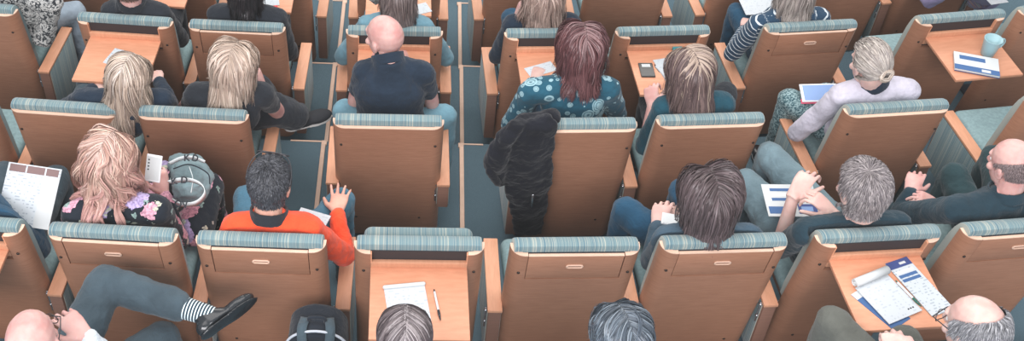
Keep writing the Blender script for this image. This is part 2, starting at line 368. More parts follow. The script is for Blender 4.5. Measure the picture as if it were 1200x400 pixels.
MESHES = dict(
    back_shell_plain=part('back_shell', shell(ALL, .04, .946, 8), 'wood_panel'),
    edge_plain=part('edge_band', strip(ALL, .946), 'wood_edge'),
    back_shell_table=part('back_shell', join(shell(ALL, .04, .77, 8), shell(LP_, .77, .946, 2), shell(RP_, .77, .946, 2)), 'wood_panel'),
    edge_table_l=part('edge_band', strip(LP_, .946), 'wood_edge'), edge_table_r=part('edge_band', strip(RP_, .946), 'wood_edge'),
    leaf=part('table_flap', lean(box(-.202, .202, .0015, .018, .7735, .942, .002)), 'wood_panel'),
    leaf_edge=part('flap_edge', lean(box(-.202, .202, .001, .0165, .942, .9455)), 'wood_edge'),
    gap=part('recess_board', lean(box(-.2045, .2045, .019, .03, .77, .9465)), 'recess'),
    bar=part('hinge_rail', lean(box(-.2045, .2045, -.004, .019, .80, .886, .003)), 'wood_lit_top'),
    post=part('edge_block', lean(box(-.2045, -.199, .0, .03, .80, .946)), 'wood_lit_top'),
    cushion=part('back_cushion', lean(cushion_shape()), 'fabric_x'),
    seat=part('seat', box(-.24, .24, .155, .56, .36, .455, .04, 5), 'seat_fabric'),
    seat_up=part('seat', xf(box(-.238, .238, .0, .09, .40, .865, .035, 5), lambda p: (p[0], p[1]+.15+.10*(.95-p[2]), p[2])), 'fabric_x'),
    seat_pan=part('seat_pan', box(-.225, .225, .17, .53, .33, .362, .008), 'wood_shaded'),
    pedestal=part('pedestal', join(box(-.04, .04, .24, .42, .01, .35, .008), box(-.10, .10, .2, .46, .0, .02, .006), box(-.2, .2, .28, .36, .31, .348, .006)), 'steel'),
    handle=part('handle', xf(tube([(p[0], -.0015, .868+p[1]) for p in slot()+[slot()[0]]], .0042, 6), lambda p: (p[0], sh(p[1], p[2]), p[2])), 'wood_edge'),
    handle_hole=part('handle_recess', lean(box(-.028, .028, .0, .0025, .861, .875)), 'wood_shaded'),
    bolt=part('bolt', ell((0, 0, 0), .007, .004, .007), 'bolt'),
    arm_top=part('arm_top', box(-.034, .034, .062, .50, .482, .50, .004), 'wood_lit_top'),
    arm_body=part('armrest', box(-.029, .029, .068, .49, .13, .4825, .003), 'wood_shaded'),
    arm_body_s=part('armrest', box(-.029, .029, .068, .49, .325, .4825, .003), 'wood_shaded'),
    arm_pad=part('arm_side_panel', box(-.0025, .0025, .085, .48, .135, .478, .002), 'fabric_y'),
    arm_pad_s=part('arm_side_panel', box(-.0025, .0025, .085, .48, .33, .478, .002), 'fabric_y'),
    bracket=part('bracket', join(cap((0, 0, .36), (0, 0, .49), .004, .004, 8), ell((0, 0, .48), .009, .009, .007), ell((0, 0, .40), .007, .007, .006)), 'chrome'),
    board=part('table_board', box(-.205, .205, -.37, .018, .835, .853, .003), 'wood_table'),
)
def piece(name, key, parent, loc=None):
    o = bpy.data.objects.new(name, MESHES[key]); C.objects.link(o); o.parent = parent
    if loc: o.location = loc
    return o
CH = {}
def chair(key, row, px, py, kind, arms, label, group, up=False):
    """px,py: where the middle of the top edge is seen"""
    p = at(px, py, .95, row); rz = math.atan2(p[0]-XC, YC-p[1])
    f = np.array([-math.sin(rz), math.cos(rz), 0]); o0 = p-f*.04; o0[2] = ROW[row]
    t = empty('auditorium_seat', tuple(o0), rz, label, 'seat', group); CH[key] = (t, o0, rz)
    if kind == 'plain': piece('back_shell', 'back_shell_plain', t); e = piece('edge_band', 'edge_plain', t)
    else: piece('back_shell', 'back_shell_table', t); piece('edge_band', 'edge_table_l', t); piece('edge_band', 'edge_table_r', t); piece('recess_board', 'gap', t)
    if kind == 'closed':
        l = piece('table_flap', 'leaf', t); piece('flap_edge', 'leaf_edge', l); piece('handle', 'handle', l); piece('handle_recess', 'handle_hole', l)
    if kind == 'open':
        piece('hinge_rail', 'bar', t); piece('edge_block', 'post', t); piece('edge_block', 'post', t, (.4035, 0, 0)); piece('table_board', 'board', t)
    piece('back_cushion', 'cushion', t)
    if up: piece('seat', 'seat_up', t)
    else: s = piece('seat', 'seat', t); piece('seat_pan', 'seat_pan', s)
    piece('pedestal', 'pedestal', t)
    for sx in (-1, 1):
        piece('bolt', 'bolt', t, (sx*.235, sh(0, .82), .82)); piece('bolt', 'bolt', t, (sx*.17, sh(0, .2), .2))
    for ax in arms:
        s_ = '_s' if key in ('B3', 'C3') else ''
        a = bpy.data.objects.new('armrest', MESHES['arm_body'+s_]); C.objects.link(a); a.parent = t; a.location = (ax, 0, 0)
        piece('arm_top', 'arm_top', a); piece('arm_side_panel', 'arm_pad'+s_, a, (-.030, 0, 0)); piece('arm_side_panel', 'arm_pad'+s_, a, (.030, 0, 0)); piece('bracket', 'bracket', a, (-.04 if ax > 0 else .04, .085, 0))
    return t
def loc(key, x, y, z):
    t, o, rz = CH[key]; return o+np.array([x*math.cos(rz)-y*math.sin(rz), x*math.sin(rz)+y*math.cos(rz), z])
G = {'A': 'seats of the nearest full row', 'B': 'seats of the second row', 'C': 'seats of the third row', 'D': 'seats of the farthest row'}
L, S_ = -.317, .317
W = 'wooden auditorium seat '
CHAIRS = [
 ('A0', 'A', -49, 264.5, 'open', (S_,), W+'cut by the left frame edge, behind the person holding papers'),
 ('A1', 'A', 131, 277, 'closed', (S_,), W+'behind the pink-haired woman, in front of the crossed legs'),
 ('A2', 'A', 305.2, 285.8, 'closed', (.335,), W+'behind the man in the orange sweater'),
 ('A3', 'A', 491.5, 290, 'open', (.352,), 'empty wooden auditorium seat whose open table holds a notepad and silver pen'),
 ('A4', 'A', 675, 291.5, 'closed', (S_,), 'empty wooden auditorium seat with closed table flap beside the draped black jacket'),
 ('A5', 'A', 849.5, 287.5, 'closed', (S_,), W+'behind the dark-haired woman with a phone on her lap'),
 ('A6', 'A', 1030.5, 279.2, 'open', (), W+'with open table covered by brochure, pad and pen, behind the grey-haired man'),
 ('A7', 'A', 1200, 269, 'closed', (), W+'cut by the right frame edge, behind the bald man in dark shirt'),
 ('B0', 'B', -73, 117.6, 'plain', (), W+'mostly off the left edge, showing only its blue cushion'),
 ('B1', 'B', 75.5, 129, 'plain', (L, S_), W+'left of the pink-haired woman in the second row'),
 ('B2', 'B', 225.5, 136.5, 'plain', (S_,), W+'directly beyond the grey backpack, second row'),
 ('B3', 'B', 455.2, 144.8, 'plain', (-.29, .29), W+'standing alone between two aisles, behind the bald man in navy'),
 ('B4', 'B', 683, 148.8, 'plain', (-.29, S_), W+'with a black jacket draped over its left side'),
 ('B5', 'B', 834, 143.5, 'plain', (.0,), W+'behind the woman in the teal top writing with a pen'),
 ('B6', 'B', 1051.8, 129, 'plain', (L, S_), W+'behind the woman with a bun and white shirt'),
 ('B7', 'B', 1262, 117, 'plain', (L,), W+'at the right edge of the second row with its pale cushion showing'),
 ('C0', 'C', -36, 10, 'plain', (.335,), W+'at the top left corner behind the mottled shirt'),
 ('C1', 'C', 145.5, 26, 'open', (S_,), W+'with open table holding a folded paper beside a blonde head'),
 ('C2', 'C', 277, 33.5, 'closed', (.33,), W+'beyond the blonde woman resting her head on her hand'),
 ('C3', 'C', 462.2, 39.5, 'open', (-.31, .31), W+'with open table in front of the bald man in navy'),
 ('C4', 'C', 648, 42, 'open', (-.31,), W+'with open table in front of the auburn-haired woman'),
 ('C5', 'C', 777.8, 39.3, 'open', (), W+'with open table holding a black phone'),
 ('C6', 'C', 951.5, 33.5, 'closed', (L, S_), W+'behind the person in the striped top'),
 ('C7', 'C', 1127, 22.5, 'open', (), 'empty wooden auditorium seat with open table carrying a mug and booklet'),
 ('C8', 'C', 1246, 11, 'plain', (), W+'cut by the top right corner of the photo'),
]
for k, row, px, py, kind, arms, lab in CHAIRS:
    arms = tuple(a for a in arms if a)
    chair(k, row, px, py, kind, arms, lab, G[row], up=(k == 'A3'))
DC = [('D0', 88, 'closed', (S_,), 'at the top edge above the man holding a phone'), ('D1', 203, 'open', (S_,), 'at the top edge with an open table, above the black-clad row-mate'),
      ('D2', 318, 'open', (.34,), 'at the top edge whose table holds paper and a red item'), ('D3', 467, 'open', (-.3, .3), 'at the top edge with papers on its table beyond the brown-haired head'),
      ('D4', 612, 'closed', (-.3, S_), 'at the top edge beyond the light brown head'), ('D5', 727, 'closed', (.31,), 'showing a plain brown back at the top middle'),
      ('D6', 873, 'open', (L,), 'at the top edge with a large white sheet on its table'), ('D7', 992, 'closed', (S_,), 'at the top edge beyond the striped top'), ('D8', 1108, 'closed', (S_,), 'at the top edge above the mug')]
for k, px, kind, arms, lab in DC:
    q = at(px, 12, .5, 'D'); rz = math.atan2(q[0]-XC, YC-q[1]); r = RA-3*DR
    p = np.array([XC+r*math.sin(rz), YC-r*math.cos(rz), .95+ROW['D']])
    PC = p-CAMP; d = PC@Fv; chair(k, 'D', PPX+FPX*(PC@R2)/d, 200-FPX*(PC@U2)/d, kind, arms, W+lab, G['D'])
# ------------------------------------------------------------------ people
def rot_from(fwd, up):
    y = unit(fwd); x = unit(np.cross(y, up)); z = np.cross(x, y); return np.stack([x, y, z], 1)   # columns: right, forward, up
def head_parts(c, Rm, s=1.0, long_=1.0):
    q = lambda x, y, z: c+Rm@(np.array([x, y, z])*s)
    P_ = [ell(q(0, -.008, .022), .075*s, .096*s, .092*s, Rm, 20), ell(q(0, .030, -.035), .056*s, .062*s, .080*s*long_, Rm, 18), ell(q(0, .052, -.085), .032*s, .030*s, .026*s, Rm),
          ell(q(0, .078, .028), .046*s, .018*s, .016*s, Rm), cap(q(0, .086, .012), q(0, .108, -.022), .008*s, .013*s), ell(q(0, .098, -.028), .018*s, .012*s, .009*s, Rm),
          ell(q(0, .088, -.054), .024*s, .010*s, .006*s, Rm), ell(q(0, .086, -.063), .021*s, .011*s, .006*s, Rm)]
    for sx in (-1, 1):
        P_ += [ell(q(sx*.045, .060, -.020), .020*s, .020*s, .018*s, Rm), ell(q(sx*.077, -.004, -.014), .007*s, .019*s, .032*s, Rm), ell(q(sx*.083, -.012, -.004), .006*s, .012*s, .020*s, Rm)]
    return P_
def hand_parts(w, d, nrm, side, curl=.5, s=1.0, spread=.16, point=False):
    """w wrist, d along the palm, nrm out of the back of the hand, side=+1 when the thumb lies on +cross(d,nrm)"""
    d = unit(d); nrm = unit(np.array(nrm)-d*np.dot(nrm, d)); x = np.cross(d, nrm)*side; P_ = []
    P_.append(loft([(w-d*.02*s, x*.024*s, nrm*.018*s), (w+d*.02*s, x*.030*s, nrm*.017*s), (w+d*.06*s, x*.040*s, nrm*.015*s), (w+d*.092*s, x*.041*s, nrm*.013*s), (w+d*.102*s, x*.036*s, nrm*.009*s)], 14))
    for i, (ox, ln, r) in enumerate(((.032, .072, .0085), (.011, .080, .0088), (-.011, .075, .0084), (-.031, .060, .0075))):
        p = w+d*(.094-.004*abs(i-1))*s+x*ox*s; dd = unit(d+x*ox*spread*10); cu = curl*(1+.12*i)
        if point and i == 0: cu = .1
        for k, fr in enumerate((.44, .32, .26)):
            a = cu*(.55, 1.15, .8)[k]; dd = unit(dd*math.cos(a)-nrm*math.sin(a)); nrm2 = nrm
            q = p+dd*ln*fr*s; P_.append(cap(p, q, r*s*(1-.08*k), r*s*(.93-.09*k), 8)); p = q
            nrm = unit(nrm-dd*np.dot(nrm, dd))
        nrm = unit(np.cross(x*side, d))
        nrm = unit(nrm)
    t0 = w+d*.025*s+x*.024*s; td = unit(d*.75+x*.75-nrm*.3*(1+curl)); t1 = t0+td*.042*s; td2 = unit(td*.8+d*.6-nrm*.25-x*.35*curl); t2 = t1+td2*.032*s; t3 = t2+unit(td2+d*.2-nrm*.2)*.026*s
    P_ += [cap(t0, t1, .015*s, .0115*s, 8), cap(t1, t2, .0115*s, .010*s, 8), cap(t2, t3, .010*s, .008*s, 8)]
    return P_
CR = np.array([.078, .100, .097]); CC = np.array([0, -.008, .022])     # scalp ellipsoid
def srgb(c): return np.array(lin(c)[:3])
def hair(parent, base, c, Rm, st, s=1.0):
    """strands that leave the scalp, follow the head and fall; one mesh with a colour per strand"""
    n = int(st.get('n', 2300)*1.6); L_ = st['len']; thick = st.get('thick', .016)*(1.5 if st.get('mode', 'long') == 'long' else 1); steps = st.get('steps', 14)
    g = Rm.T@np.array([0, 0, -1.])
    d = rng.normal(size=(n*6, 3)); d /= np.linalg.norm(d, axis=1)[:, None]
    face = (d[:, 1] > .30) & (d[:, 2] < st.get('line', .50)+.25*(d[:, 1]-.3))
    ear = (np.abs(d[:, 0]) > .75) & (d[:, 2] < -.12) & (d[:, 1] > -.25)
    low = d[:, 2] < st.get('low', -.55)
    keep = ~(face | ear | low)
    if st.get('bald'): keep &= (d[:, 2]+.35*d[:, 1] < st['bald'])
    if st.get('thin'): keep &= (rng.random(len(d)) < np.clip((st['thin']-d[:, 2])*4, .25, 1))
    d = d[keep][:n]; n = len(d); part_x = st.get('part', .0)
    p = CC+d*(CR+.002); mode = st.get('mode', 'long')
    if mode == 'short':
        cr = unit([st.get('part', 0), -.45, .9]); v = d-cr; v -= d*np.sum(v*d, 1)[:, None]; v += np.array([0, 0, -.25])
    elif mode == 'bun':
        bp = np.array(st['bun']); v = bp-p
    else:
        sx = np.where(d[:, 0] > part_x, 1., -1.); hz = np.clip(d[:, 2]+.1, 0, 1); v = np.stack([sx*.85*hz, -.30-.2*hz, -.15-1.1*(1-hz)], 1)
        if mode == 'back': v = np.stack([sx*.25, -.9+0*sx, 0*sx], 1)
    v -= d*np.sum(v*d, 1)[:, None]*.9; v /= np.linalg.norm(v, axis=1)[:, None]+1e-9
    lay = rng.random(n); h = .003+thick*lay; Ls = L_*(1-st.get('lenvar', .18)*rng.random(n)); ds = Ls/steps
    nc = st.get('clumps', 110); gi = rng.choice(n, min(nc, n), replace=False); cl = np.argmin(((p[:, None]-p[gi][None])**2).sum(2), 1)
    wob = rng.normal(size=(nc, 3, 2)); path = [p.copy()]; grav = st.get('grav', .22); curl = st.get('curl', .15)
    bods = [(Rm.T@(np.array(b[0])-c)/s, b[1]/s) for b in st.get('bodies', [])]
    for k in range(steps):
        t = k/steps
        if mode == 'bun': v = (bp-p); v /= np.linalg.norm(v, axis=1)[:, None]+1e-6
        else:
            gg = min(1, grav*(.6+t*1.2)); v = v*(1-gg)+g*gg
            v += curl*np.stack([np.sin(t*st.get('freq', 6)+wob[cl, a, 0]*3)*wob[cl, a, 1] for a in range(3)], 1)*(.3+t)
            if st.get('inward'): v += -(p-CC)*st['inward']*max(0, t-.55)*10
            v /= np.linalg.norm(v, axis=1)[:, None]+1e-9
        p = p+v*ds[:, None]
        e = (p-CC)/(CR+h[:, None]*min(1, .25+t*3)); r = np.linalg.norm(e, axis=1); ins = r < 1
        p[ins] = CC+(p[ins]-CC)/r[ins][:, None]
        if mode in ('long', 'back'):
            e = (p-CC)/(CR+h[:, None]); r2 = np.linalg.norm(e, axis=1); st_ = (p[:, 2] > -.03) & (r2 > 1); p[st_] = CC+(p[st_]-CC)/(r2[st_][:, None]**.92)
            q_ = p[:, 2] < .0; v[q_] = v[q_]*.75+g*.4
        # keep the neck clear
        nk = np.array([0, -.015]); q = p[:, :2]-nk; rr = np.linalg.norm(q, axis=1); low_ = (p[:, 2] < -.02) & (rr < .060+h*.8); p[low_, :2] = nk+q[low_]/rr[low_][:, None]*(.060+h[low_]*.8)[:, None]
        if st.get('faceclear', True): fr = (p[:, 1] > .04) & (np.abs(p[:, 0]) < .066) & (p[:, 2] < .04); p[fr, 0] = np.sign(p[fr, 0]+1e-6)*.066
        for bc, br in bods:
            q = p-bc; rr = np.linalg.norm(q, axis=1); m_ = rr < br+h*.5; p[m_] = bc+q[m_]/rr[m_][:, None]*(br+h[m_]*.5)[:, None]
        path.append(p.copy())
    P_ = np.stack(path, 1)                                     # n, steps+1, 3
    tt = np.linspace(0, 1, steps+1)[None, :, None]
    P_ = P_+(P_[gi][cl]-P_)*(tt**1.2)*st.get('clump', .38)*(0 if mode == 'short' else 1)
    tan = np.gradient(P_, axis=1); tan /= np.linalg.norm(tan, axis=2)[:, :, None]+1e-9
    out = P_-(CC+np.array([0, 0, 0])); out[:, :, 2] *= .4; out += rng.normal(size=(n, 1, 3))*.03
    wd = np.cross(tan, out); wd /= np.linalg.norm(wd, axis=2)[:, :, None]+1e-9
    wdt = .72*st.get('w', .0026)*(1.05-tt**3*.85)*(.6+.8*rng.random((n, 1, 1)))
    A_ = P_-wd*wdt; B_ = P_+wd*wdt
    W_ = np.stack([A_, B_], 2).reshape(-1, 3)*s; m_ = steps+1
    cols = np.array([srgb(x) for x in st['cols']]); cols = cols*.65+cols.mean(0)*.35; ci = rng.integers(0, len(cols), n); jit = (.82+.36*rng.random(n))
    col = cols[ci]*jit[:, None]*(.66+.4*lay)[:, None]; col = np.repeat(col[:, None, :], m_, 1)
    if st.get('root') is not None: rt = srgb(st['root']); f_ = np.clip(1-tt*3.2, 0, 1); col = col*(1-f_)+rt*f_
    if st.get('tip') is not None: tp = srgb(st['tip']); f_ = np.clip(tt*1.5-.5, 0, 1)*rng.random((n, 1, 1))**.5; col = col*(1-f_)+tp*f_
    if st.get('streak') is not None:
        w_ = ((np.abs(d[:, 0]-part_x) < st.get('streakw', .07)) & (d[:, 2] > .25))[:, None, None]; col = np.where(w_, col*.45+srgb(st['streak'])*.55, col)
    col = np.repeat(col[:, :, None, :], 2, 2).reshape(-1, 3)
    i = (np.arange(n)[:, None]*m_+np.arange(steps)[None])*2; F_ = np.stack([i, i+1, i+3, i+2], 2).reshape(-1, 4)
    # under-layer
    sv = []; nu, nv = 40, 24
    for a in range(nv+1):
        th = -math.pi/2+math.pi*a/nv
        for b_ in range(nu): ph = 2*math.pi*b_/nu; sv.append((math.cos(ph)*math.cos(th), math.sin(ph)*math.cos(th), math.sin(th)))
    sv = np.array(sv); ok = ~(((sv[:, 1] > .30) & (sv[:, 2] < st.get('line', .50)+.25*(sv[:, 1]-.3))) | ((np.abs(sv[:, 0]) > .75) & (sv[:, 2] < -.12) & (sv[:, 1] > -.25)) | (sv[:, 2] < st.get('low', -.55)))
    if st.get('bald'): ok &= (sv[:, 2]+.35*sv[:, 1] < st['bald']-.08)
    shell_ = (CC+sv*(CR+.0005))*s; k0 = len(W_); sf = []
    if not st.get('noshell'):
        for a in range(nv):
            for b_ in range(nu):
                q = (a*nu+b_, a*nu+(b_+1) % nu, (a+1)*nu+(b_+1) % nu, (a+1)*nu+b_)
                if all(ok[j] for j in q): sf.append([j+k0 for j in q])
    Vv = np.vstack([W_, shell_]); Vw = c+Vv@Rm.T-base
    Fall = F_.tolist()+sf; me = bpy.data.meshes.new('hair'); me.from_pydata(Vw.tolist(), [], Fall); me.update()
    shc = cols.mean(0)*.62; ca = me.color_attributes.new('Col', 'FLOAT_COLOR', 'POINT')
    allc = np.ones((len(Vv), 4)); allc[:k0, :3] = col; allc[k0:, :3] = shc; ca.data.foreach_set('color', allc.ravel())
    me.materials.append(MATS['hair']); me.polygons.foreach_set('use_smooth', [True]*len(me.polygons))
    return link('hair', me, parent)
def person(label, seat, head, row='A', fwd=None, look=(0, 1, -.25), tilt=0., scale=1.07, skin_='skin_pale', J=None, st=None, top='navy_knit', bottom='denim_mid', legfat=0., sleeve='long', hands=(None, None), shoulders=.19,
           voxel=.006, collar=None, show_legs=True, group=None, shoe='shoe_black', glasses=False, fat=1.0, extra=None, topfold=.018, solem='shoe_black', cuff=(.93, .93)):
    """seat: (x,y,rz) of the chair; J overrides joints by (px,py,z) or arrays.  Names: n sl sr el er wl wr p hl hr kl kr al ar"""
    J = dict(J or {}); cx, cy, rz = seat; f = np.array([-math.sin(rz), math.cos(rz), 0]); r = np.array([math.cos(rz), math.sin(rz), 0]); up = np.array([0, 0, 1.]); fl = ROW[row]
    o = np.array([cx, cy, fl])
    lp = lambda x, y, z: o+r*x+f*y+up*z
    wp = lambda v: at(v[0], v[1], v[2], row) if isinstance(v, tuple) else np.array(v)
    hc = wp(head); look = np.array(look, float); lw = unit(r*look[0]+f*look[1]+up*look[2]); ux = up+r*tilt
    Rm = rot_from(lw, ux); s = scale
    g = {k: wp(v) for k, v in J.items()}
    g.setdefault('p', lp(0, .33, .53)); n_ = g.setdefault('n', hc-Rm[:, 2]*.125*s-up*.035-f*.02)
    sd = r
    if 'sr' in g and 'sl' in g: sd = unit(g['sr']-g['sl'])
    g.setdefault('sl', n_-r*shoulders*s-up*.055+f*.01); g.setdefault('sr', n_+r*shoulders*s-up*.055+f*.01)
    sd = unit(g['sr']-g['sl'])
    g.setdefault('el', g['sl']-r*.05+f*.10-up*.25); g.setdefault('er', g['sr']+r*.05+f*.10-up*.25)
    g.setdefault('wl', g['el']+f*.2+r*.10-up*.02); g.setdefault('wr', g['er']+f*.2-r*.10-up*.02)
    g.setdefault('hl', g['p']-r*.09-up*.0); g.setdefault('hr', g['p']+r*.09)
    g.setdefault('kl', g['hl']-r*.04+f*.42+up*.0); g.setdefault('kr', g['hr']+r*.04+f*.42+up*.0)
    for k, a in (('kl', 'al'), ('kr', 'ar')):
        q = g[k].copy(); q[2] = min(ROW[row], ROW[row])+.1; g.setdefault(a, q+f*.0)
    # torso
    p0, n0 = g['p'], g['n']; mid = (g['sl']+g['sr'])/2; ax = unit(n0-p0); fw = unit(np.cross(up, sd)); fw = unit(fw-ax*np.dot(fw, ax)); k_ = fat
    def torso(i):
        sh_ = np.linalg.norm(g['sr']-g['sl'])/2
        def sec(t, w, dpt, back=0):
            c = p0+(n0-p0)*t-fw*back; ux_ = unit(r*(1-t)+sd*t); return (c, ux_*(w+i), unit(np.cross(ax, ux_))*(dpt+i))
        q = [sec(-.10, .10, .07), sec(-.06, .15*k_, .10), sec(.08, .168*k_, .118*k_), sec(.28, .155*k_, .112*k_, .01), sec(.48, .158*k_, .112*k_, .02), sec(.66, .168*k_, .115, .025), sec(.80, min(.172, sh_*.95), .105, .02), sec(.91, sh_*.72, .085, .012), sec(1.0, .082, .068), sec(1.10, .060, .055)]
        P_ = [loft(q, 24)]
        for a in ('sl', 'sr'): P_.append(cap(mid+(g[a]-mid)*.35+(n0-mid)*.25, g[a], .062+i, .056+i, 14))
        return P_
    def clamp(me_or_arr, off, hairlike=False):
        v = me_or_arr if isinstance(me_or_arr, np.ndarray) else coords_of(me_or_arr)
        if row != 'Z':
            q = v-o; lx, ly, lz = q@r, q@f, q[:, 2]; ym = .124+LEAN*(.95-lz)+off; m_ = (lz < .985) & (np.abs(lx) < .285) & (ly < ym) & (ly > ym-.34)
            if hairlike: m_ &= ly > -.02
            v = v+np.where(m_, ym-ly, 0)[:, None]*f
            if not hairlike:
                q = v-o; ly = q@f; m_ = (q[:, 2] < .485) & (np.abs(q@r) < .25) & (ly < .60) & (ly > .1); v[:, 2] = np.where(m_, o[2]+.485+(q[:, 2]-.485)*.02, v[:, 2])
        if me_or_arr is not v and not isinstance(me_or_arr, np.ndarray): me_or_arr.vertices.foreach_set('co', v.ravel()); me_or_arr.update(); return me_or_arr
        return v
    def arm(side, i, upto=1.0, lower=True):
        a, e, w_ = g['s'+side], g['e'+side], g['w'+side]; P_ = []
        P_.append(cap(a, a+(e-a)*min(1, upto*2) if upto < .5 else e, .052+i, .041+i, 14))
        if upto > .5:
            u = (upto-.5)*2; P_.append(cap(e, e+(w_-e)*u, .041+i, .041-(.041-.026)*u+i, 14))
        return P_
    def leg(side, i, lower=1.0):
        h, k, a = g['h'+side], g['k'+side], g['a'+side]; return [cap(h, k, .084*k_+i, .058+i+legfat*(i > 0), 16), cap(k, k+(a-k)*lower, .056+i+legfat*(i > 0), .040+i*1.3+legfat*1.2*(i > 0), 14)]
    base = g['p'].copy(); base[2] = fl
    body = torso(0)+arm('l', 0)+arm('r', 0)+[cap(n0-up*.03, hc-Rm[:, 2]*.06*s-Rm[:, 1]*.015, .058*s, .056*s, 14)]+head_parts(hc, Rm, s)
    for sd_, hd in zip('lr', hands):
        w_, e = g['w'+sd_], g['e'+sd_]; hd = hd or {}
        d = np.array(hd['d']) if 'd' in hd else w_-e; d = r*d[0]+f*d[1]+up*d[2] if 'd' in hd else d
        nn = hd.get('n', (0, 0, 1)); nn = r*nn[0]+f*nn[1]+up*nn[2]
        body += hand_parts(w_, d, nn, (1 if sd_ == 'l' else -1), hd.get('curl', .45), hd.get('s', s), hd.get('spread', .16), hd.get('point', False))
    if show_legs: body += leg('l', 0)+leg('r', 0)
    b = finish('person', clamp(remesh(join(*body), voxel, 3), .012), skin_, None, base); tag(b, label, 'person', group)
    upto = {'long': .97, 'short': .30, 'elbow': .58, 'cap': .22}[sleeve]
    shirt = join(*(torso(.013)+arm('l', .012, upto)+arm('r', .012, upto)))
    me = clamp(remesh(shirt, .008, 5, topfold, .07), .0); co_ = coords_of(me)
    # distance along torso / limb, used by striped cloth
    S = np.full(len(co_), 0.); best = np.full(len(co_), 9.)
    for A_, B_, s0, rad in ((p0, n0, 0, .12), (g['sl'], g['el'], .1, .05), (g['el'], g['wl'], .42, .04), (g['sr'], g['er'], .1, .05), (g['er'], g['wr'], .42, .04)):
        ab = B_-A_; tr = ((co_-A_)@ab)/(ab@ab); t = np.clip(tr, 0, 1); dd = np.linalg.norm(co_-(A_+t[:, None]*ab), axis=1)-rad; m_ = dd < best; best[m_] = dd[m_]; S[m_] = s0+tr[m_]*np.linalg.norm(ab)+.5
    at_ = me.attributes.new('S', 'FLOAT', 'POINT'); at_.data.foreach_set('value', S)
    finish('top', me, top, b, base)
    if collar:
        cc = n0+(hc-n0)*.24; ax2 = unit(hc-n0); u, v = rot_from(unit(f-ax2*np.dot(f, ax2)), ax2)[:, 0], unit(f-ax2*np.dot(f, ax2))
        pts = [cc+u*.073*s*math.cos(a)+v*.073*s*math.sin(a)-up*.01 for a in np.linspace(0, 2*math.pi, 25)]
        cm = xf(ribbon(pts, ax2, .055, .010), lambda p: p); me = remesh(cm, .005, 2); finish('collar', me, collar, b, base)
    if show_legs:
        hip = [ell(p0-up*.01, .165*k_, .125*k_, .10, rot_from(f, up), 20)]
        me = remesh(join(*(hip+leg('l', .012, cuff[0])+leg('r', .012, cuff[1]))), .009, 4, .02, .08); finish('trousers', clamp(me, .002), bottom, b, base)
        for k, a in (('kl', 'al'), ('kr', 'ar')):
            A_ = g[a]; U_ = up if 't'+k[1] not in g else unit(g[k]-A_); fd = f if 't'+k[1] not in g else unit(g['t'+k[1]]-A_); X_ = unit(np.cross(fd, U_)); U_ = np.cross(X_, fd)
            sh_ = [loft([(A_+U_*.03, X_*.036, fd*.040), (A_-U_*.01, X_*.038, fd*.045), (A_-U_*.05+fd*.02, X_*.042, fd*.085), (A_-U_*.075+fd*.045, X_*.043, fd*.115)], 16), ell(A_-U_*.062+fd*.125, .046, .085, .030, rot_from(fd, U_)), ell(A_-U_*.055-fd*.03, .036, .04, .035, rot_from(fd, U_))]
            so = finish('shoe', remesh(join(*sh_), .006, 3), shoe, b, base)
            finish('sole', remesh(join(ell(A_-U_*.085+fd*.11, .050, .105, .010, rot_from(fd, U_)), ell(A_-U_*.085-fd*.02, .040, .055, .012, rot_from(fd, U_)), loft([(A_-U_*.085-fd*.03, X_*.038, U_*.008), (A_-U_*.085+fd*.1, X_*.046, U_*.008)], 12)), .005, 2), solem, so, base)
    if st:
        st = dict(st); st.setdefault('bodies', [(g['sl'], .070), (g['sr'], .070), (mid-fw*.0, .085), ((g['sl']+mid)/2, .075), ((g['sr']+mid)/2, .075), (p0+(n0-p0)*.75+fw*.01, .115)])
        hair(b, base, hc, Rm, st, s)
    for sx in (-1, 1): mk('eye', xf(ell((0, 0, 0), .0105*s, .0105*s, .0105*s), lambda p: tuple(np.array(p)+hc+Rm@(np.array([sx*.031, .071, .006])*s)-base)), 'eye_white', b)
    if glasses:
        q = lambda x, y, z: hc+Rm@(np.array([x, y, z])*s)-base
        pts = [q(-.082, -.005, .008), q(-.078, .05, .012), q(-.068, .104, .010), q(0, .112, .010), q(.068, .104, .010), q(.078, .05, .012), q(.082, -.005, .008)]
        gm = join(tube(pts, .0022), *[tube([q(sx*.034+.026*math.cos(a), .108-.01*abs(math.cos(a)), .0+.02*math.sin(a)) for a in np.linspace(0, 2*math.pi, 17)], .0018) for sx in (-1, 1)])
        mk('glasses', gm, 'glasses', b)
    if extra: extra(b, base, g, Rm, hc)
    return b, base, g, Rm, hc
def seat(k): t, o, rz = CH[k]; return (o[0], o[1], rz)
BROWN = [(96, 78, 72), (78, 62, 58), (120, 100, 90)]
BLOND = [(196, 176, 156), (166, 146, 130), (220, 204, 188), (140, 122, 110), (108, 94, 88)]
def pushed_up(b, base, g, Rm, hc):
    q = lambda x, y, z: hc+Rm@(np.array([x, y, z])*1.07)-base
    gm = join(tube(spline([q(-.090, -.03, .02), q(-.086, .0, .07), q(-.058, .030, .112), q(0, .034, .124), q(.058, .030, .112), q(.086, .0, .07), q(.090, -.03, .02)], 5), .0028), *[tube([q(sx*.036+.027*math.cos(a), .036+.018*math.sin(a), .119-.012*math.sin(a)) for a in np.linspace(0, 2*math.pi, 17)], .0024) for sx in (-1, 1)])
    o = mk('sunglasses', gm, 'glasses', None, base); tag(o, 'dark sunglasses pushed up on the head of the man in orange', 'glasses')
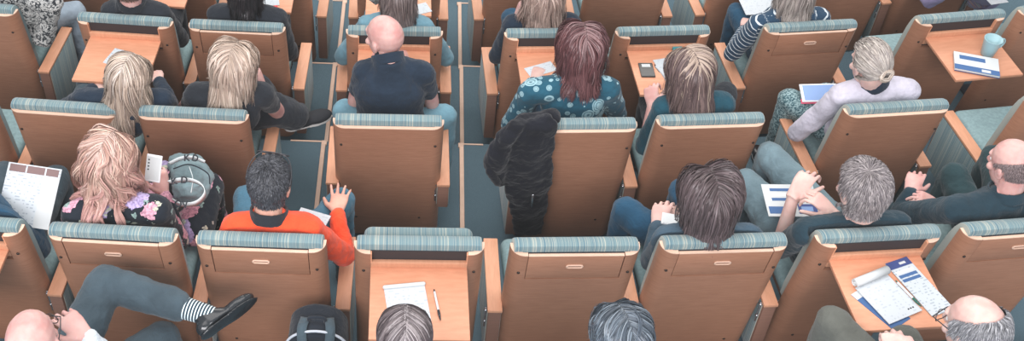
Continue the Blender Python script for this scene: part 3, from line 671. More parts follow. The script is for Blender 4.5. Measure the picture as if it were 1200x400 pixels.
# -- nearest full row
person('person with long wavy pink-tinted blonde hair in dark floral top holding phone and grey bag', seat('A1'), (129, 186, 1.10), 'A', look=(.30, 1, -.45), tilt=.05, skin_='skin_pink', scale=1.06, shoulders=.175,
       st=dict(len=.38, thick=.030, cols=[(190, 156, 140), (164, 130, 116), (214, 186, 168), (196, 152, 142), (142, 110, 98)], tip=(200, 148, 144), streak=(220, 200, 190), streakw=.03, curl=.42, freq=10, clumps=60, clump=.5, grav=.16, part=.03, n=3400),
       top='floral', bottom='floral', J=dict(sr=(184, 246, .90), sl=(90, 252, .90), er=(209, 282, .58), wr=(192, 228, .74), kr=(246, 218, .55), kl=(190, 205, .55), hr=(228, 268, .52)),
       hands=(None, dict(d=(-.15, .35, .8), n=(.6, -.6, .3), curl=.75)), sleeve='long', voxel=.005)
person('man with cropped grey-black hair in bright orange sweater, one hand spread on his knee', seat('A2'), (316, 216, 1.10), 'A', look=(.18, 1, -.35), skin_='skin_warm', J=dict(sl=(276, 268, .90), sr=(360, 268, .90), er=(403, 300, .57), wr=(395, 250, .64), kl=(290, 232, .55), kr=(400, 236, .55), el=(256, 310, .58)),
       st=dict(mode='short', len=.022, thick=.008, cols=[(52, 54, 60), (38, 40, 46), (92, 94, 100), (66, 68, 74)], n=5200, steps=5, w=.0016, low=-.9), top='orange_knit', bottom='denim', hands=(None, dict(d=(.05, .9, .1), n=(0, -.2, 1), curl=.12, spread=.7)), collar='black_cloth', voxel=.0048, extra=pushed_up)
person('person with short dark brown bob in grey-blue sweater with a phone on the lap', seat('A5'), (831, 230, 1.10), 'A', look=(-.12, 1, -.3), shoulders=.18, scale=1.14, J=dict(sl=(782, 282, .88), wl=(770, 265, .64), kl=(733, 247, .58), kr=(800, 225, .58), wr=(812, 262, .62), el=(764, 306, .58), hl=(790, 290, .52)),
       st=dict(len=.20, thick=.030, cols=[(76, 64, 64), (60, 50, 52), (92, 78, 80), (106, 92, 94)], grav=.2, inward=.5, clumps=150, clump=.2, n=4000, curl=.06, part=-.1, lenvar=.25, w=.0026), top='grey_blue', bottom='denim_dark', hands=(dict(d=(.25, .6, .15), n=(-.3, -.2, 1), curl=.5), None), voxel=.005)
person('grey-haired man in dark teal short-sleeved shirt reading a booklet with raised hands', seat('A6'), (1011, 222, 1.10), 'A', scale=1.17, fat=1.18, look=(-.25, 1, -.25), skin_='skin_pale', J=dict(sl=(946, 272, .89), sr=(1050, 264, .90), el=(913, 292, .58), wl=(930, 228, .86), er=(1010, 274, .64), wr=(978, 252, .84), kl=(874, 214, .55), kr=(902, 182, .58), hl=(912, 262, .52), hr=(962, 256, .52)),
       st=dict(mode='short', len=.04, thick=.012, cols=[(120, 112, 114), (92, 86, 90), (150, 142, 142), (176, 168, 166)], n=5200, steps=6, w=.0017, low=-.92, part=-.35), top='dark_teal', bottom='trouser_blue', sleeve='elbow', hands=(dict(d=(.55, .5, .35), n=(-.5, -.3, .8), curl=.8), dict(d=(-.6, .55, .35), n=(.4, -.3, .8), curl=.8)), voxel=.0048)
person('bald man in dark shirt at the right edge with clasped hands', seat('A7'), (1186, 193, 1.10), 'A', look=(-.35, 1, -.3), skin_='skin_pink', J=dict(sl=(1120, 246, .90), sr=(1240, 236, .90), el=(1056, 250, .60), wl=(1066, 226, .68), er=(1150, 262, .62), wr=(1102, 242, .68), kl=(1118, 205, .60), kr=(1165, 185, .58), p=(1160, 262, .52)),
       st=dict(mode='short', len=.014, thick=.004, cols=[(120, 104, 104), (96, 84, 86), (150, 132, 130)], n=3200, steps=4, w=.0013, bald=.12, noshell=True), top='dark_teal', bottom='trouser_teal', hands=(dict(d=(.5, .7, .25), n=(-.3, -.3, .9), curl=.6), dict(d=(-.8, .4, .25), n=(.3, -.2, .9), curl=.6)), voxel=.0048, collar='dark_teal')
person('person in denim-blue sleeve at the left edge holding printed sheets', seat('A0'), (-45, 190, 1.10), 'A', J=dict(er=(46, 292, .60), wr=(36, 260, .70), wl=(10, 262, .70), sr=(6, 262, .90)), top='denim_dark', bottom='trouser_grey',
       st=dict(mode='short', len=.04, thick=.012, cols=BROWN, n=1500, steps=5), hands=(dict(d=(.3, .6, .4), n=(-.3, -.3, .9), curl=.6), dict(d=(-.45, .5, .35), n=(.3, -.4, .8), curl=.55)), voxel=.005)
# -- second row
person('blonde person in navy top leaning right over the folded paper', seat('B1'), (151, 90, 1.08), 'B', scale=1.0, look=(.25, 1, -.45), tilt=.12, shoulders=.17, J=dict(sl=(98, 118, .88), sr=(188, 118, .88), el=(76, 128, .62), er=(198, 122, .62)),
       st=dict(len=.33, thick=.022, cols=BLOND, curl=.16, grav=.2, streak=(226, 216, 206), streakw=.04, clumps=90, n=2800), top='navy_knit', bottom='trouser_grey')
person('person with shoulder-length rosy blonde hair in black, cheek resting on hand, legs crossed', seat('B2'), (274, 76, 1.08), 'B', look=(.2, 1, -.35), tilt=.1, shoulders=.175, legfat=.025, fat=1.1, J=dict(sl=(230, 112, .88), sr=(308, 112, .88), el=(216, 128, .6), er=(328, 134, .58), wr=(309, 104, .85), kl=(300, 105, .60), kr=(322, 128, .60), al=(312, 118, .2), ar=(346, 136, .50), tr=(394, 122, .52), hr=(268, 135, .52)),
       st=dict(len=.25, thick=.028, cols=[(196, 176, 158), (172, 150, 134), (212, 196, 182), (150, 130, 118)], curl=.12, grav=.22, inward=.4, clumps=90, n=2800), top='black_cloth', bottom='black_cloth', sleeve='cap', hands=(None, dict(d=(-.25, .2, .8), n=(.9, 0, .2), curl=.5)), voxel=.005, shoe='shoe_canvas', solem='sole', skin_='skin_pink')
person('bald man in navy shirt, elbows on knees, head turned left', seat('B3'), (451, 44, 1.06), 'B', look=(-1.1, 1, -.15), tilt=-.05, skin_='skin_pink', scale=1.12, J=dict(n=(456, 74, .96), sl=(427, 84, .88), sr=(496, 86, .88), el=(416, 118, .62), er=(506, 120, .62), kl=(404, 130, .54), kr=(521, 136, .54), p=(458, 150, .5), wl=(440, 70, .62), wr=(475, 70, .62)),
       st=None, collar='navy_knit', top='navy_knit', bottom='denim_light', sleeve='short', shoulders=.2, fat=1.08)
person('person with straight auburn bob in teal blouse printed with pale circles', seat('B4'), (681, 56, 1.09), 'B', look=(0, 1, -.4), shoulders=.18, scale=1.1, J=dict(sl=(622, 108, .88), sr=(712, 104, .88), n=(672, 92, .94), el=(598, 146, .60), er=(724, 134, .60), wl=(625, 95, .62), p=(668, 150, .52)),
       st=dict(len=.25, thick=.032, cols=[(98, 60, 62), (72, 44, 48), (124, 84, 84), (86, 52, 54)], grav=.24, clumps=110, n=3200, streak=(160, 132, 132), streakw=.05, part=.08, inward=.15), top='circle_print', bottom='denim_dark')
person('person with brown hair streaked grey in teal T-shirt writing with a pen', seat('B5'), (808, 84, 1.09), 'B', look=(-.3, 1, -.45), tilt=-.05, shoulders=.175, skin_='skin_pink', J=dict(sl=(778, 128, .88), sr=(846, 122, .88), el=(756, 172, .60), wl=(764, 124, .72), kl=(762, 118, .5), kr=(850, 110, .55)),
       st=dict(len=.31, thick=.028, cols=[(92, 74, 74), (70, 56, 58), (118, 98, 94), (134, 112, 106)], grav=.22, clumps=90, n=2900, streak=(214, 192, 172), streakw=.10, part=.0), top='teal_cloth', bottom='black_cloth', sleeve='elbow', hands=(dict(d=(.05, .75, .35), n=(-.6, -.4, .7), curl=.95), None), voxel=.0048)
def bun(b, base, g, Rm, hc):
    n = 0
    V = []; Fc = []
    for k in range(46):
        a0 = rng.uniform(0, 6.28); rr = rng.uniform(.008, .022); z0 = rng.uniform(-.5, .5)
        pts = []
        for t in np.linspace(0, 1, 14): a = a0+t*4.5; q = np.array([.01+.032*math.cos(a)*1.15*(.5+.5*(rr/.022))+.006*math.sin(3*a), -.112-.020*math.cos(z0*3)*(1-rr*20)-rr*.3, -.028+.030*math.sin(a)*(.5+.5*(rr/.022))+z0*.016]); pts.append(hc+Rm@q-base)
        v, f = tube(pts, .0035, 5); kk = len(V); V += v; Fc += [tuple(i+kk for i in q) for q in f]
    o = mk('hair_bun', (V, Fc), 'hair', b); ca = o.data.color_attributes.new('Col', 'FLOAT_COLOR', 'POINT'); cs = np.array([srgb(x) for x in [(196, 180, 164), (150, 134, 124), (214, 204, 192)]]); n = len(V); idx = (np.arange(n)//72) % 3
    al = np.ones((n, 4)); al[:, :3] = cs[idx]; ca.data.foreach_set('color', al.ravel())
person('person with ash blonde bun in white shirt using a tablet', seat('B6'), (1019, 75, 1.08), 'B', look=(-.22, 1, -.4), shoulders=.18, scale=1.07, J=dict(sl=(986, 112, .89), sr=(1062, 106, .90), n=(1024, 98, .95), el=(934, 156, .56), wl=(962, 128, .62), wr=(985, 112, .62), kl=(925, 118, .58), kr=(968, 112, .55)),
       st=dict(mode='bun', bun=(.01, -.108, -.030), len=.13, thick=.014, cols=[(176, 168, 160), (140, 132, 130), (204, 196, 186), (158, 146, 138)], grav=0, clump=.1, n=3600, steps=10, w=.0022, low=-.8, lenvar=.5), top='white_shirt', bottom='marl_knit', collar='navy_knit', extra=bun, voxel=.0055)
# -- third row
person('person in black and white mottled top with elbow on armrest, head out of frame', seat('C0'), (28, -45, 1.09), 'C', J=dict(sl=(-10, -5, .95), sr=(60, 2, .95), er=(52, 46, .66), wr=(20, 28, .66), kl=(60, 20, .5), kr=(88, 14, .52), p=(20, 25, .52), n=(30, -12, 1.0)), top='mottled', bottom='stone_trouser', st=dict(mode='short', len=.04, thick=.012, cols=BROWN, n=1500, steps=5), topfold=.03, fat=1.1)
person('man in black jacket at the top edge looking at a phone', seat('C1'), (153, -16, 1.10), 'C', skin_='skin_pink', J=dict(n=(154, 6, .97), sl=(132, 14, .90), sr=(188, 16, .90), er=(212, 46, .60), wr=(182, 16, .80), kr=(205, 5, .55)), top='black_cloth', bottom='black_cloth', st=dict(mode='short', len=.03, thick=.01, cols=BROWN, n=2000, steps=5), collar='black_cloth', fat=1.05)
person('dark-haired person in black coat, only shoulders showing at the top edge', seat('C2'), (287, -14, 1.10), 'C', J=dict(n=(288, 8, .97), sl=(256, 18, .90), sr=(324, 22, .90), er=(340, 62, .58)), top='black_cloth', bottom='black_cloth', st=dict(len=.16, thick=.02, cols=[(44, 40, 42), (32, 30, 34)], n=2000), fat=1.1)
person('person with smooth brown hair in pale blue denim shirt, elbows on both armrests', seat('C3'), (467, -6, 1.10), 'C', look=(0, 1, -.45), J=dict(n=(465, 24, .95), sl=(432, 30, .88), sr=(496, 32, .88), el=(402, 66, .58), er=(522, 68, .58)), top='denim_light', bottom='denim_light', st=dict(len=.24, thick=.02, cols=[(112, 100, 98), (90, 80, 80), (134, 122, 118)], grav=.3, clumps=90, n=2400))
person('person with wavy light brown hair in navy sleeves at the top edge', seat('C4'), (636, -4, 1.08), 'C', look=(-.2, 1, -.35), J=dict(sl=(602, 30, .88), sr=(668, 28, .88), el=(582, 66, .58), wl=(604, 24, .9)), top='navy_knit', bottom='denim_dark', sleeve='long', hands=(dict(d=(.2, .2, .7), n=(-.9, 0, .2), curl=.5), None), st=dict(len=.25, thick=.03, cols=[(160, 136, 124), (132, 110, 102), (186, 164, 152)], curl=.25, grav=.24, clumps=70, n=2400), skin_='skin_pink')
person('person with straight ash brown hair in navy top with white stripes', seat('C6'), (931, -10, 1.08), 'C', look=(-.15, 1, -.35), J=dict(n=(922, 14, .95), sl=(888, 30, .88), sr=(960, 22, .88), el=(858, 62, .60), wl=(872, 34, .60)), top='breton', bottom='denim_dark', st=dict(len=.24, thick=.022, cols=[(150, 140, 134), (124, 114, 110), (176, 166, 158)], grav=.3, clumps=80, n=2400))
person('person in lilac jumper at the top right edge', seat('D8'), (1158, -60, 1.14), 'D', J=dict(p=(1150, -8, .5), n=(1156, -36, 1.0), sl=(1122, -26, .95), sr=(1186, -30, .95)), top='lilac', bottom='stone_trouser', st=dict(mode='short', len=.05, thick=.014, cols=BROWN, n=1200, steps=5))
# -- bottom edge, the row nearest the camera (their seats are below the frame)
def zseat(px, py): p = at(px, py, 1.15, 'Z'); rz = math.atan2(p[0]-XC, YC-p[1]); return (p[0], p[1]-.18, rz)
def sockshoe(b, base, g, Rm, hc):
    a, k = g['al'], g['kl']; d = unit(a-k)
    me = remesh(join(cap(a-d*.14, a+d*.035, .050, .042, 16)), .006, 2); c_ = coords_of(me); at_ = me.attributes.new('S', 'FLOAT', 'POINT'); at_.data.foreach_set('value', ((c_-a)@d)+1)
    finish('sock', me, 'sock_stripe', b, base)
z1 = zseat(38, 400)
person('bald man in dark trousers, ankle crossed over his knee showing a striped sock', z1, (38, 402, 1.12), 'Z', look=(-.1, 1, -.15), skin_='skin_pink', scale=1.12, J=dict(er=(135, 430, .72), wr=(103, 396, .93), sl=(-20, 440, .93), p=(50, 480, .55), hl=(70, 440, .58), kl=(124, 332, .70), al=(238, 368, .66), tl=(292, 330, .68), hr=(90, 470, .52), kr=(190, 398, .50), ar=(205, 440, .1)), cuff=(.72, .9), legfat=.010, bottom='trouser_grey', extra=sockshoe, top='light_shirt', st=dict(mode='short', len=.012, thick=.004, cols=[(150, 134, 134), (120, 108, 110)], n=2600, steps=4, w=.0013, bald=-.12, noshell=True), hands=(None, dict(d=(-.6, .35, .35), n=(.3, -.3, .9), curl=.75)), glasses=True, voxel=.0048)
person('person with sleek centre-parted dark hair, head bowed below the notepad table', zseat(472, 400), (474, 397, 1.12), 'Z', look=(0, 1, -.5), scale=1.04, shoulders=.17, st=dict(len=.34, thick=.010, cols=[(88, 78, 80), (70, 62, 66), (108, 98, 98)], grav=.25, clumps=100, clump=.2, n=3600, streak=(176, 168, 168), streakw=.045, part=.04, w=.0022), top='grey_blue', show_legs=False, skin_='skin_pale', J={})
person('person with tousled blue-black hair at the bottom edge', zseat(726, 400), (727, 394, 1.12), 'Z', look=(-.25, 1, -.4), scale=1.04, shoulders=.175, J=dict(wl=(700, 470, .6), el=(680, 480, .6), wr=(790, 450, .6), er=(800, 480, .6)), st=dict(len=.26, thick=.02, cols=[(66, 76, 88), (46, 54, 64), (98, 110, 120), (128, 138, 146)], curl=.3, freq=7, grav=.2, clumps=80, clump=.5, n=3000), top='denim_mid', show_legs=False, collar='denim_mid')
person('old man with bald crown and grey sides wearing glasses at the bottom right', zseat(1142, 395), (1142, 385, 1.14), 'Z', look=(-.42, 1, -.3), scale=1.13, skin_='skin_pale', glasses=True, J=dict(wl=(1050, 424, .86), wr=(1072, 428, .86), el=(1035, 480, .75), er=(1150, 480, .7), hl=(1060, 470, .52), kl=(975, 378, .66), kr=(1060, 400, .62)), st=dict(mode='short', len=.035, thick=.010, cols=[(128, 128, 132), (96, 98, 104), (164, 164, 166)], n=4200, steps=6, w=.0018, bald=.44, low=-.8, noshell=False), top='black_cloth', bottom='olive', hands=(dict(d=(.15, .9, .2), n=(-.1, -.3, 1), curl=1.0), dict(d=(-.15, .9, .2), n=(.1, -.3, 1), curl=1.0)), voxel=.0048)
# ------------------------------------------------------------------ things on tables, laps and seats
TZ = .853
def slab(name, row, tl, tr, bl, z, th, mat, label, cat, group=None, zb=None, bev=.0, parent=None, zr=None):
    """flat thing by three seen corners (top left, top right, bottom left)"""
    zb = z if zb is None else zb; A_ = at(tl[0], tl[1], z, row); B_ = at(tr[0], tr[1], z if zr is None else zr, row); D_ = at(bl[0], bl[1], zb, row)
    ex = unit(B_-A_); w_ = np.linalg.norm(B_-A_); ey = A_-D_; ey = ey-ex*np.dot(ey, ex); h_ = np.linalg.norm(ey); ey = unit(ey); ez = np.cross(ex, ey); c = A_+ex*w_/2-ey*h_/2
    o = mk(name, box(-w_/2, w_/2, -h_/2, h_/2, 0, th, bev) if bev else box(-w_/2, w_/2, -h_/2, h_/2, 0, th), mat, parent, smooth=False)
    o.matrix_world = Matrix(((ex[0], ey[0], ez[0], c[0]), (ex[1], ey[1], ez[1], c[1]), (ex[2], ey[2], ez[2], c[2]), (0, 0, 0, 1)))
    tag(o, label, cat, group); return o, w_, h_
def on(o, name, x0, x1, y0, y1, z0, z1, mat, bev=0): return mk(name, box(x0, x1, y0, y1, z0, z1, bev), mat, o, smooth=False)
def pen(row, a, b_, za, zb, body, tipm, label):
    A_ = at(a[0], a[1], za, row); B_ = at(b_[0], b_[1], zb, row); d = unit(B_-A_); Ln = np.linalg.norm(B_-A_); c = (A_+B_)/2
    o = mk('pen', cap(-d*Ln*.42, d*Ln*.34, .0048, .0048, 10), body, None, c); tag(o, label, 'pen')
    mk('pen_tip', tube([d*Ln*.34, d*Ln*.45, d*Ln*.5], [.0048, .003, .001]), tipm, o); u, v = perp(d)
    mk('pen_clip', tube([-d*Ln*.44+v*.006, -d*Ln*.15+v*.0065], .0016), tipm, o); mk('pen_button', cap(-d*Ln*.42, -d*Ln*.5, .003, .003, 8), tipm, o); mk('pen_grip', cap(d*Ln*.18, d*Ln*.33, .0055, .0053, 10), tipm, o)
    return o
def onrow(o, w_, h_, th, bars, mat):
    for x0, x1, y0, y1 in bars: on(o, 'printed_block', x0*w_, x1*w_, y0*h_, y1*h_, th, th+.0006, mat)
# A3: writing pad and pen
o, w_, h_ = slab('notepad', 'A', (449.5, 337), (497, 332.5), (462, 394), TZ, .004, 'paper_notes', 'open white notepad with bound top edge on the empty seat table', 'notepad')
mk('bound_edge', cap((-w_/2+.004, h_/2-.008, .009), (w_/2-.004, h_/2-.008, .009), .009, .009, 12), 'paper', o)
pen('A', (508.7, 340), (516.3, 376), TZ+.006, TZ+.006, 'pen_white', 'pen_black', 'silver ballpoint with black clip lying right of the notepad')
# A6: brochure, pad, sheet, pen
o, w_, h_ = slab('folder', 'A', (997, 346), (1017, 333), (1052, 384), TZ, .002, 'paper_blue', 'blue folded leaflet peeking out beneath the brochure and pad', 'leaflet')
on(o, 'white_corner', -w_/2, 0, h_/2-.035, h_/2, .002, .0026, 'paper')
o, w_, h_ = slab('brochure', 'A', (1037, 310), (1062, 301.5), (1067, 381), TZ+.003, .003, 'paper_print', 'white printed brochure with navy header lying under the rolled pad', 'brochure')
on(o, 'header_band', -w_/2, w_/2, h_/2-.04, h_/2, .003, .0036, 'paper_navy'); on(o, 'header_mark', 0, w_*.28, h_/2-.028, h_/2-.016, .0036, .0042, 'paper')
for k in range(3): on(o, 'table_row', -w_*.42, w_*.38, h_*(.27-.075*k), h_*(.32-.075*k), .003, .0036, 'paper_blue' if k else 'pen_white')
o, w_, h_ = slab('notepad', 'A', (1002, 338), (1040, 322.5), (1045, 379.5), TZ+.008, .003, 'paper_notes', 'open notepad with its cover rolled over the top beside the brochure', 'notepad')
spi = []
for k in range(40): a = k*.42; rr = .006+.014*k/40; spi.append((0, rr*math.cos(a), rr*math.sin(a)))
sec = [(p[1], p[2]) for p in spi]
mk('rolled_pages', join(ribbon([(0, p[0]+h_/2+.012, p[1]+.022) for p in sec], (1, 0, 0), w_*1.02, .0012), cap((-w_*.49, h_/2+.012, .022), (w_*.49, h_/2+.012, .022), .005, .005)), 'paper', o)
on(o, 'printed_mark', w_*.2, w_*.24, -h_*.38, -h_*.35, .003, .0036, 'ink'); on(o, 'printed_mark', w_*.27, w_*.31, -h_*.38, -h_*.35, .003, .0036, 'ink'); on(o, 'printed_mark', w_*.34, w_*.38, -h_*.38, -h_*.35, .003, .0036, 'ink')
pen('A', (1050, 329.5), (1080, 360), TZ+.018, TZ+.016, 'pen_white', 'pen_green', 'white pen with green grip lying diagonally across the brochure')
# C1, C4, C5 papers
o, w_, h_ = slab('folded_paper', 'C', (135, 57), (158, 63), (108.5, 70.5), TZ, .004, 'paper_notes', 'folded white paper on the open table left of the blonde head', 'paper')
on(o, 'top_sheet', -w_/2+.004, w_/2-.002, -h_/2+.006, h_/2-.004, .004, .007, 'paper_print')
slab('paper', 'C', (614, 80.5), (645, 72), (619, 92), TZ, .002, 'paper_notes', 'white sheet on the open table left of the auburn bob', 'paper')
o, w_, h_ = slab('smartphone', 'C', (747.5, 75), (764, 75), (751.5, 91), TZ, .009, 'device_black', 'black smartphone lying on the table beside the writing hand', 'phone', bev=.003)
on(o, 'screen', -w_*.45, w_*.45, -h_*.46, h_*.46, .009, .0095, 'device_black'); on(o, 'sticker', -w_*.3, w_*.3, h_*.18, h_*.4, .0095, .0099, 'paper')
slab('notepad', 'C', (765, 71), (791, 67), (771, 96), TZ, .004, 'paper_notes', 'notepad under the pen beside the black smartphone', 'notepad')
o, w_, h_ = slab('glasses_case', 'C', (786, 55.5), (797, 55), (788, 68), TZ, .022, 'teal_case', 'small teal case standing on the table beyond the notepad', 'case', bev=.006)
on(o, 'case_lid', -w_*.5, w_*.5, h_*.1, h_*.5, .022, .026, 'teal_case', .002)
pen('C', (767, 76), (786, 99), TZ+.13, TZ+.02, 'pen_white', 'pen_black', 'dark pen held in the writing hand of the teal-shirted person')
# C7: mug and booklet
c = at(1156.5, 63.5, TZ, 'C'); prof = [(.0, 0), (.034, 0), (.037, .004), (.052, .110), (.0525, .113), (.0485, .113), (.034, .012), (0, .010)]
V = []; Fc = []; n = 32
for r_, z_ in prof:
    for k in range(n): a = 2*math.pi*k/n; V.append((r_*math.cos(a), r_*math.sin(a), z_))
for i in range(len(prof)-1):
    for k in range(n): Fc.append((i*n+k, i*n+(k+1) % n, (i+1)*n+(k+1) % n, (i+1)*n+k))
o = mk('mug', (V, Fc), 'mug', None, c); tag(o, 'pale blue tapered mug standing on the open table at top right', 'mug')
mk('handle', tube(spline([(.047, .014, .095), (.072, .024, .094), (.086, .029, .070), (.072, .024, .040), (.040, .014, .030)], 6), .006), 'mug', o)
for k, (dz, nm, lb) in enumerate(((0, 'paper_navy', 'blue booklet lowest of the two in front of the mug'), (.012, 'paper', 'white and blue printed booklet lying on top beside the mug'))):
    o, w_, h_ = slab('booklet', 'C', (1117, 62.5-k*1), (1169, 72-k*1), (1120, 83-k*1), TZ+dz, .011, nm, lb, 'booklet')
    if k:
        on(o, 'printed_band', -w_*.38, w_*.2, h_*.12, h_*.34, .011, .0118, 'paper_blue'); on(o, 'cover_band', -w_/2, w_/2, -h_/2, -h_*.22, .011, .0118, 'paper_blue'); on(o, 'cover_mark', w_*.1, w_*.3, -h_*.44, -h_*.3, .0118, .0124, 'paper')
# far row table tops
slab('paper', 'D', (301, -4), (326, -6), (306, 8), TZ, .003, 'paper_notes', 'white sheet beside the red item on a far table', 'paper')
o, w_, h_ = slab('card', 'D', (306, 9), (325, 6.5), (307, 13.5), TZ+.004, .003, 'red', 'small red card lying below the white sheet on a far table', 'card')
slab('paper', 'D', (424, -6), (440, 6), (436, -14), TZ, .003, 'paper', 'tilted white sheet left of the brown head at the top edge', 'paper', zb=TZ)
slab('paper', 'D', (478, 8), (499, 3), (480, 20), TZ, .003, 'paper_notes', 'small white sheet right of the brown head at the top edge', 'paper')
slab('paper', 'D', (862, -8), (915, -10), (894, 17), TZ, .003, 'paper_notes', 'large white sheet above the striped top at the top edge', 'paper')
slab('paper', 'D', (1150, -6), (1170, -9), (1154, 7), .82, .003, 'paper', 'white sheet near the lilac jumper at the top right', 'paper')
# held things
def framed(o, w_, h_, th, mat, m1=.08, m2=.08): on(o, 'screen', -w_/2*(1-m1), w_/2*(1-m1), -h_/2*(1-m2), h_/2*(1-m2), th, th+.001, mat)
o, w_, h_ = slab('tablet', 'B', (936, 99.5), (979, 98.5), (946, 120), .70, .008, 'device_white', 'white tablet resting on the knees of the person with a bun', 'tablet', zb=.66, bev=.002); framed(o, w_, h_, .008, 'screen', .14, .14)
on(o, 'pink_cover', -w_*.52, w_*.1, -h_*.56, -h_*.3, -.008, -.001, 'pink', .002)
o, w_, h_ = slab('smartphone', 'A', (173, 180), (191, 183), (167, 211), .98, .009, 'device_white', 'white smartphone held up by the person in the floral top', 'phone', zb=.88, bev=.003); framed(o, w_, h_, .009, 'paper', .12, .16)
for q in range(4): on(o, 'chat_mark', -w_*.36, -w_*.26, h_*(.28-.12*q), h_*(.33-.12*q), .010, .0106, 'ink')
o, w_, h_ = slab('smartphone', 'C', (168, 2), (178, 4), (167, 12), .90, .009, 'device_white', 'lit phone held by the man in the black jacket', 'phone', bev=.003); framed(o, w_, h_, .009, 'screen')
o, w_, h_ = slab('smartphone', 'A', (776, 250), (797, 254), (780, 264), .75, .009, 'device_white', 'white phone on the lap of the dark-bobbed person', 'phone', bev=.003); framed(o, w_, h_, .009, 'paper')
slab('notepad', 'A', (353, 244), (388, 254), (344, 257), .69, .005, 'paper_notes', 'white notepad on the thigh of the man in orange', 'notepad')
o, w_, h_ = slab('booklet', 'A', (891.5, 216.5), (952, 217), (895, 254), .70, .003, 'paper', 'open white booklet with blue bars in the raised hands of the grey-haired man', 'booklet', zb=.68)
for k in range(3): on(o, 'printed_bar', -w_*.36, w_*.22, h_*(.28-.15*k), h_*(.37-.15*k), .003, .0036, 'paper_blue' if k != 1 else 'device_white')
on(o, 'photo', w_*.1, w_*.46, -h_*.42, -h_*.12, .003, .0036, 'paper_navy'); on(o, 'photo_light', w_*.16, w_*.38, -h_*.34, -h_*.2, .0036, .0042, 'screen'); on(o, 'photo', -w_*.46, -w_*.02, -h_*.42, -h_*.2, .003, .0036, 'paper_blue')
o, w_, h_ = slab('printed_sheets', 'A', (11, 190), (73, 199), (4, 262), .93, .004, 'paper_print', 'stapled printed sheets with photo header held at the left edge', 'paper', zb=.78)
for x0, x1 in ((-.46, -.16), (-.13, .2), (.23, .46)): on(o, 'photo', w_*x0, w_*x1, h_*.36, h_*.48, .004, .0046, 'photo_print')
on(o, 'second_sheet', w_*.2, w_*.5, -h_*.5, h_*.34, .004, .0052, 'paper')
# grey backpack on the lap, strap with letters
bc = at(226, 208, .74, 'A'); rzb = CH['A1'][2]; f_ = np.array([-math.sin(rzb), math.cos(rzb), 0]); r_ = np.array([math.cos(rzb), math.sin(rzb), 0]); u_ = np.array([0, 0, 1.])
def pa(px, py, z): return at(px, py, z, 'A')
secs = []
for py, x0, x1, z, d_ in ((180, 206, 224, .74, .02), (184, 199, 236, .76, .045), (195, 198, 246, .78, .065), (208, 200, 251, .77, .075), (222, 203, 246, .75, .07), (234, 206, 240, .72, .055), (241, 210, 234, .70, .025)):
    a, b_ = pa(x0, py, z), pa(x1, py, z); secs.append(((a+b_)/2, (b_-a)/2, np.array([0, -.5, .85])*d_))
me = remesh(loft(secs, 24), .006, 4, .03, .05); base_ = bc.copy(); bag = finish('backpack', me, 'bag_grey', None, base_); tag(bag, 'grey fabric backpack with lettered white strap on the floral lap', 'bag')
def strap(pts, w_, nm='strap'):
    P_ = spline([pa(*p)-base_ for p in pts], 8); return mk(nm, ribbon(P_, (0, -.35, .93), w_, .003), 'strap', bag), P_
strap([(199, 214, .86), (212, 211, .88), (226, 212, .88), (237, 218, .87), (240, 228, .86), (230, 238, .85), (214, 240, .84), (204, 236, .83)], .042)
strap([(199, 192, .86), (212, 186, .88), (226, 185, .88), (240, 190, .86)], .034)
strap([(222, 196, .86), (226, 210, .86), (224, 226, .84)], .01, 'side_strap')
mk('zip_line', tube(spline([pa(*p)-base_ for p in ((203, 198, .86), (222, 193, .87), (243, 203, .85), (246, 216, .83))], 8), .003), 'bag_black', bag)
def text(s, px, py, z, px2, py2, size, parent, base_, mat='ink'):
    cu = bpy.data.curves.new('t', 'FONT'); cu.body = s; cu.size = size; cu.offset = .0012; cu.extrude = .0008; cu.align_x = 'CENTER'; cu.align_y = 'CENTER'; cu.space_character = 1.25
    t = bpy.data.objects.new('t', cu); C.objects.link(t); dg = bpy.context.evaluated_depsgraph_get(); me = bpy.data.meshes.new_from_object(t.evaluated_get(dg)); bpy.data.objects.remove(t)
    c = pa(px, py, z); ex = unit(pa(px2, py2, z)-c); ez = unit(CAMP-c); ez = unit(ez-ex*np.dot(ex, ez)); ey = np.cross(ez, ex)
    me.materials.clear(); me.materials.append(MATS[mat]); o = link('letter', me, parent)
    c = c-base_+ez*.004; o.matrix_local = Matrix(((ex[0], ey[0], ez[0], c[0]), (ex[1], ey[1], ez[1], c[1]), (ex[2], ey[2], ez[2], c[2]), (0, 0, 0, 1)))
for ch_, px, py, px2, py2, z in (('K', 204, 213, 214, 211.5, .89), ('D', 216, 211.5, 226, 212, .90), ('O', 209, 239.5, 219, 241, .87), ('V', 217, 240.5, 227, 239.5, .88), ('K', 219, 185.5, 229, 185.5, .90), ('D', 229, 186, 239, 189, .90)):
    text(ch_, px, py, z, px2, py2, .042, bag, base_)
# black jacket over the lone seat side
t_, o4, rz4 = CH['B4']; f4 = np.array([-math.sin(rz4), math.cos(rz4), 0]); r4 = np.array([math.cos(rz4), math.sin(rz4), 0])
def onback(px, py, off):
    D = Fv+R2*(px-PPX)/FPX+U2*(200-py)/FPX; nn = f4+LEAN*np.array([0, 0, 1.]); p0 = o4+np.array([0, 0, .95])-f4*off; return CAMP+D*(np.dot(p0-CAMP, nn)/np.dot(D, nn))
def jsec(py, x0, x1, off, dp):
    a, b_ = onback(x0, py, off), onback(x1, py, off); return ((a+b_)/2, (b_-a)/2, -f4*dp)
main_ = loft([jsec(139, 622, 648, .005, .02), jsec(147, 600, 652, .02, .03), jsec(160, 588, 651, .035, .035), jsec(180, 584, 649, .045, .035), jsec(205, 588, 647, .045, .032), jsec(232, 593, 644, .042, .03), jsec(255, 600, 640, .04, .026), jsec(275, 604, 636, .04, .018)], 28)
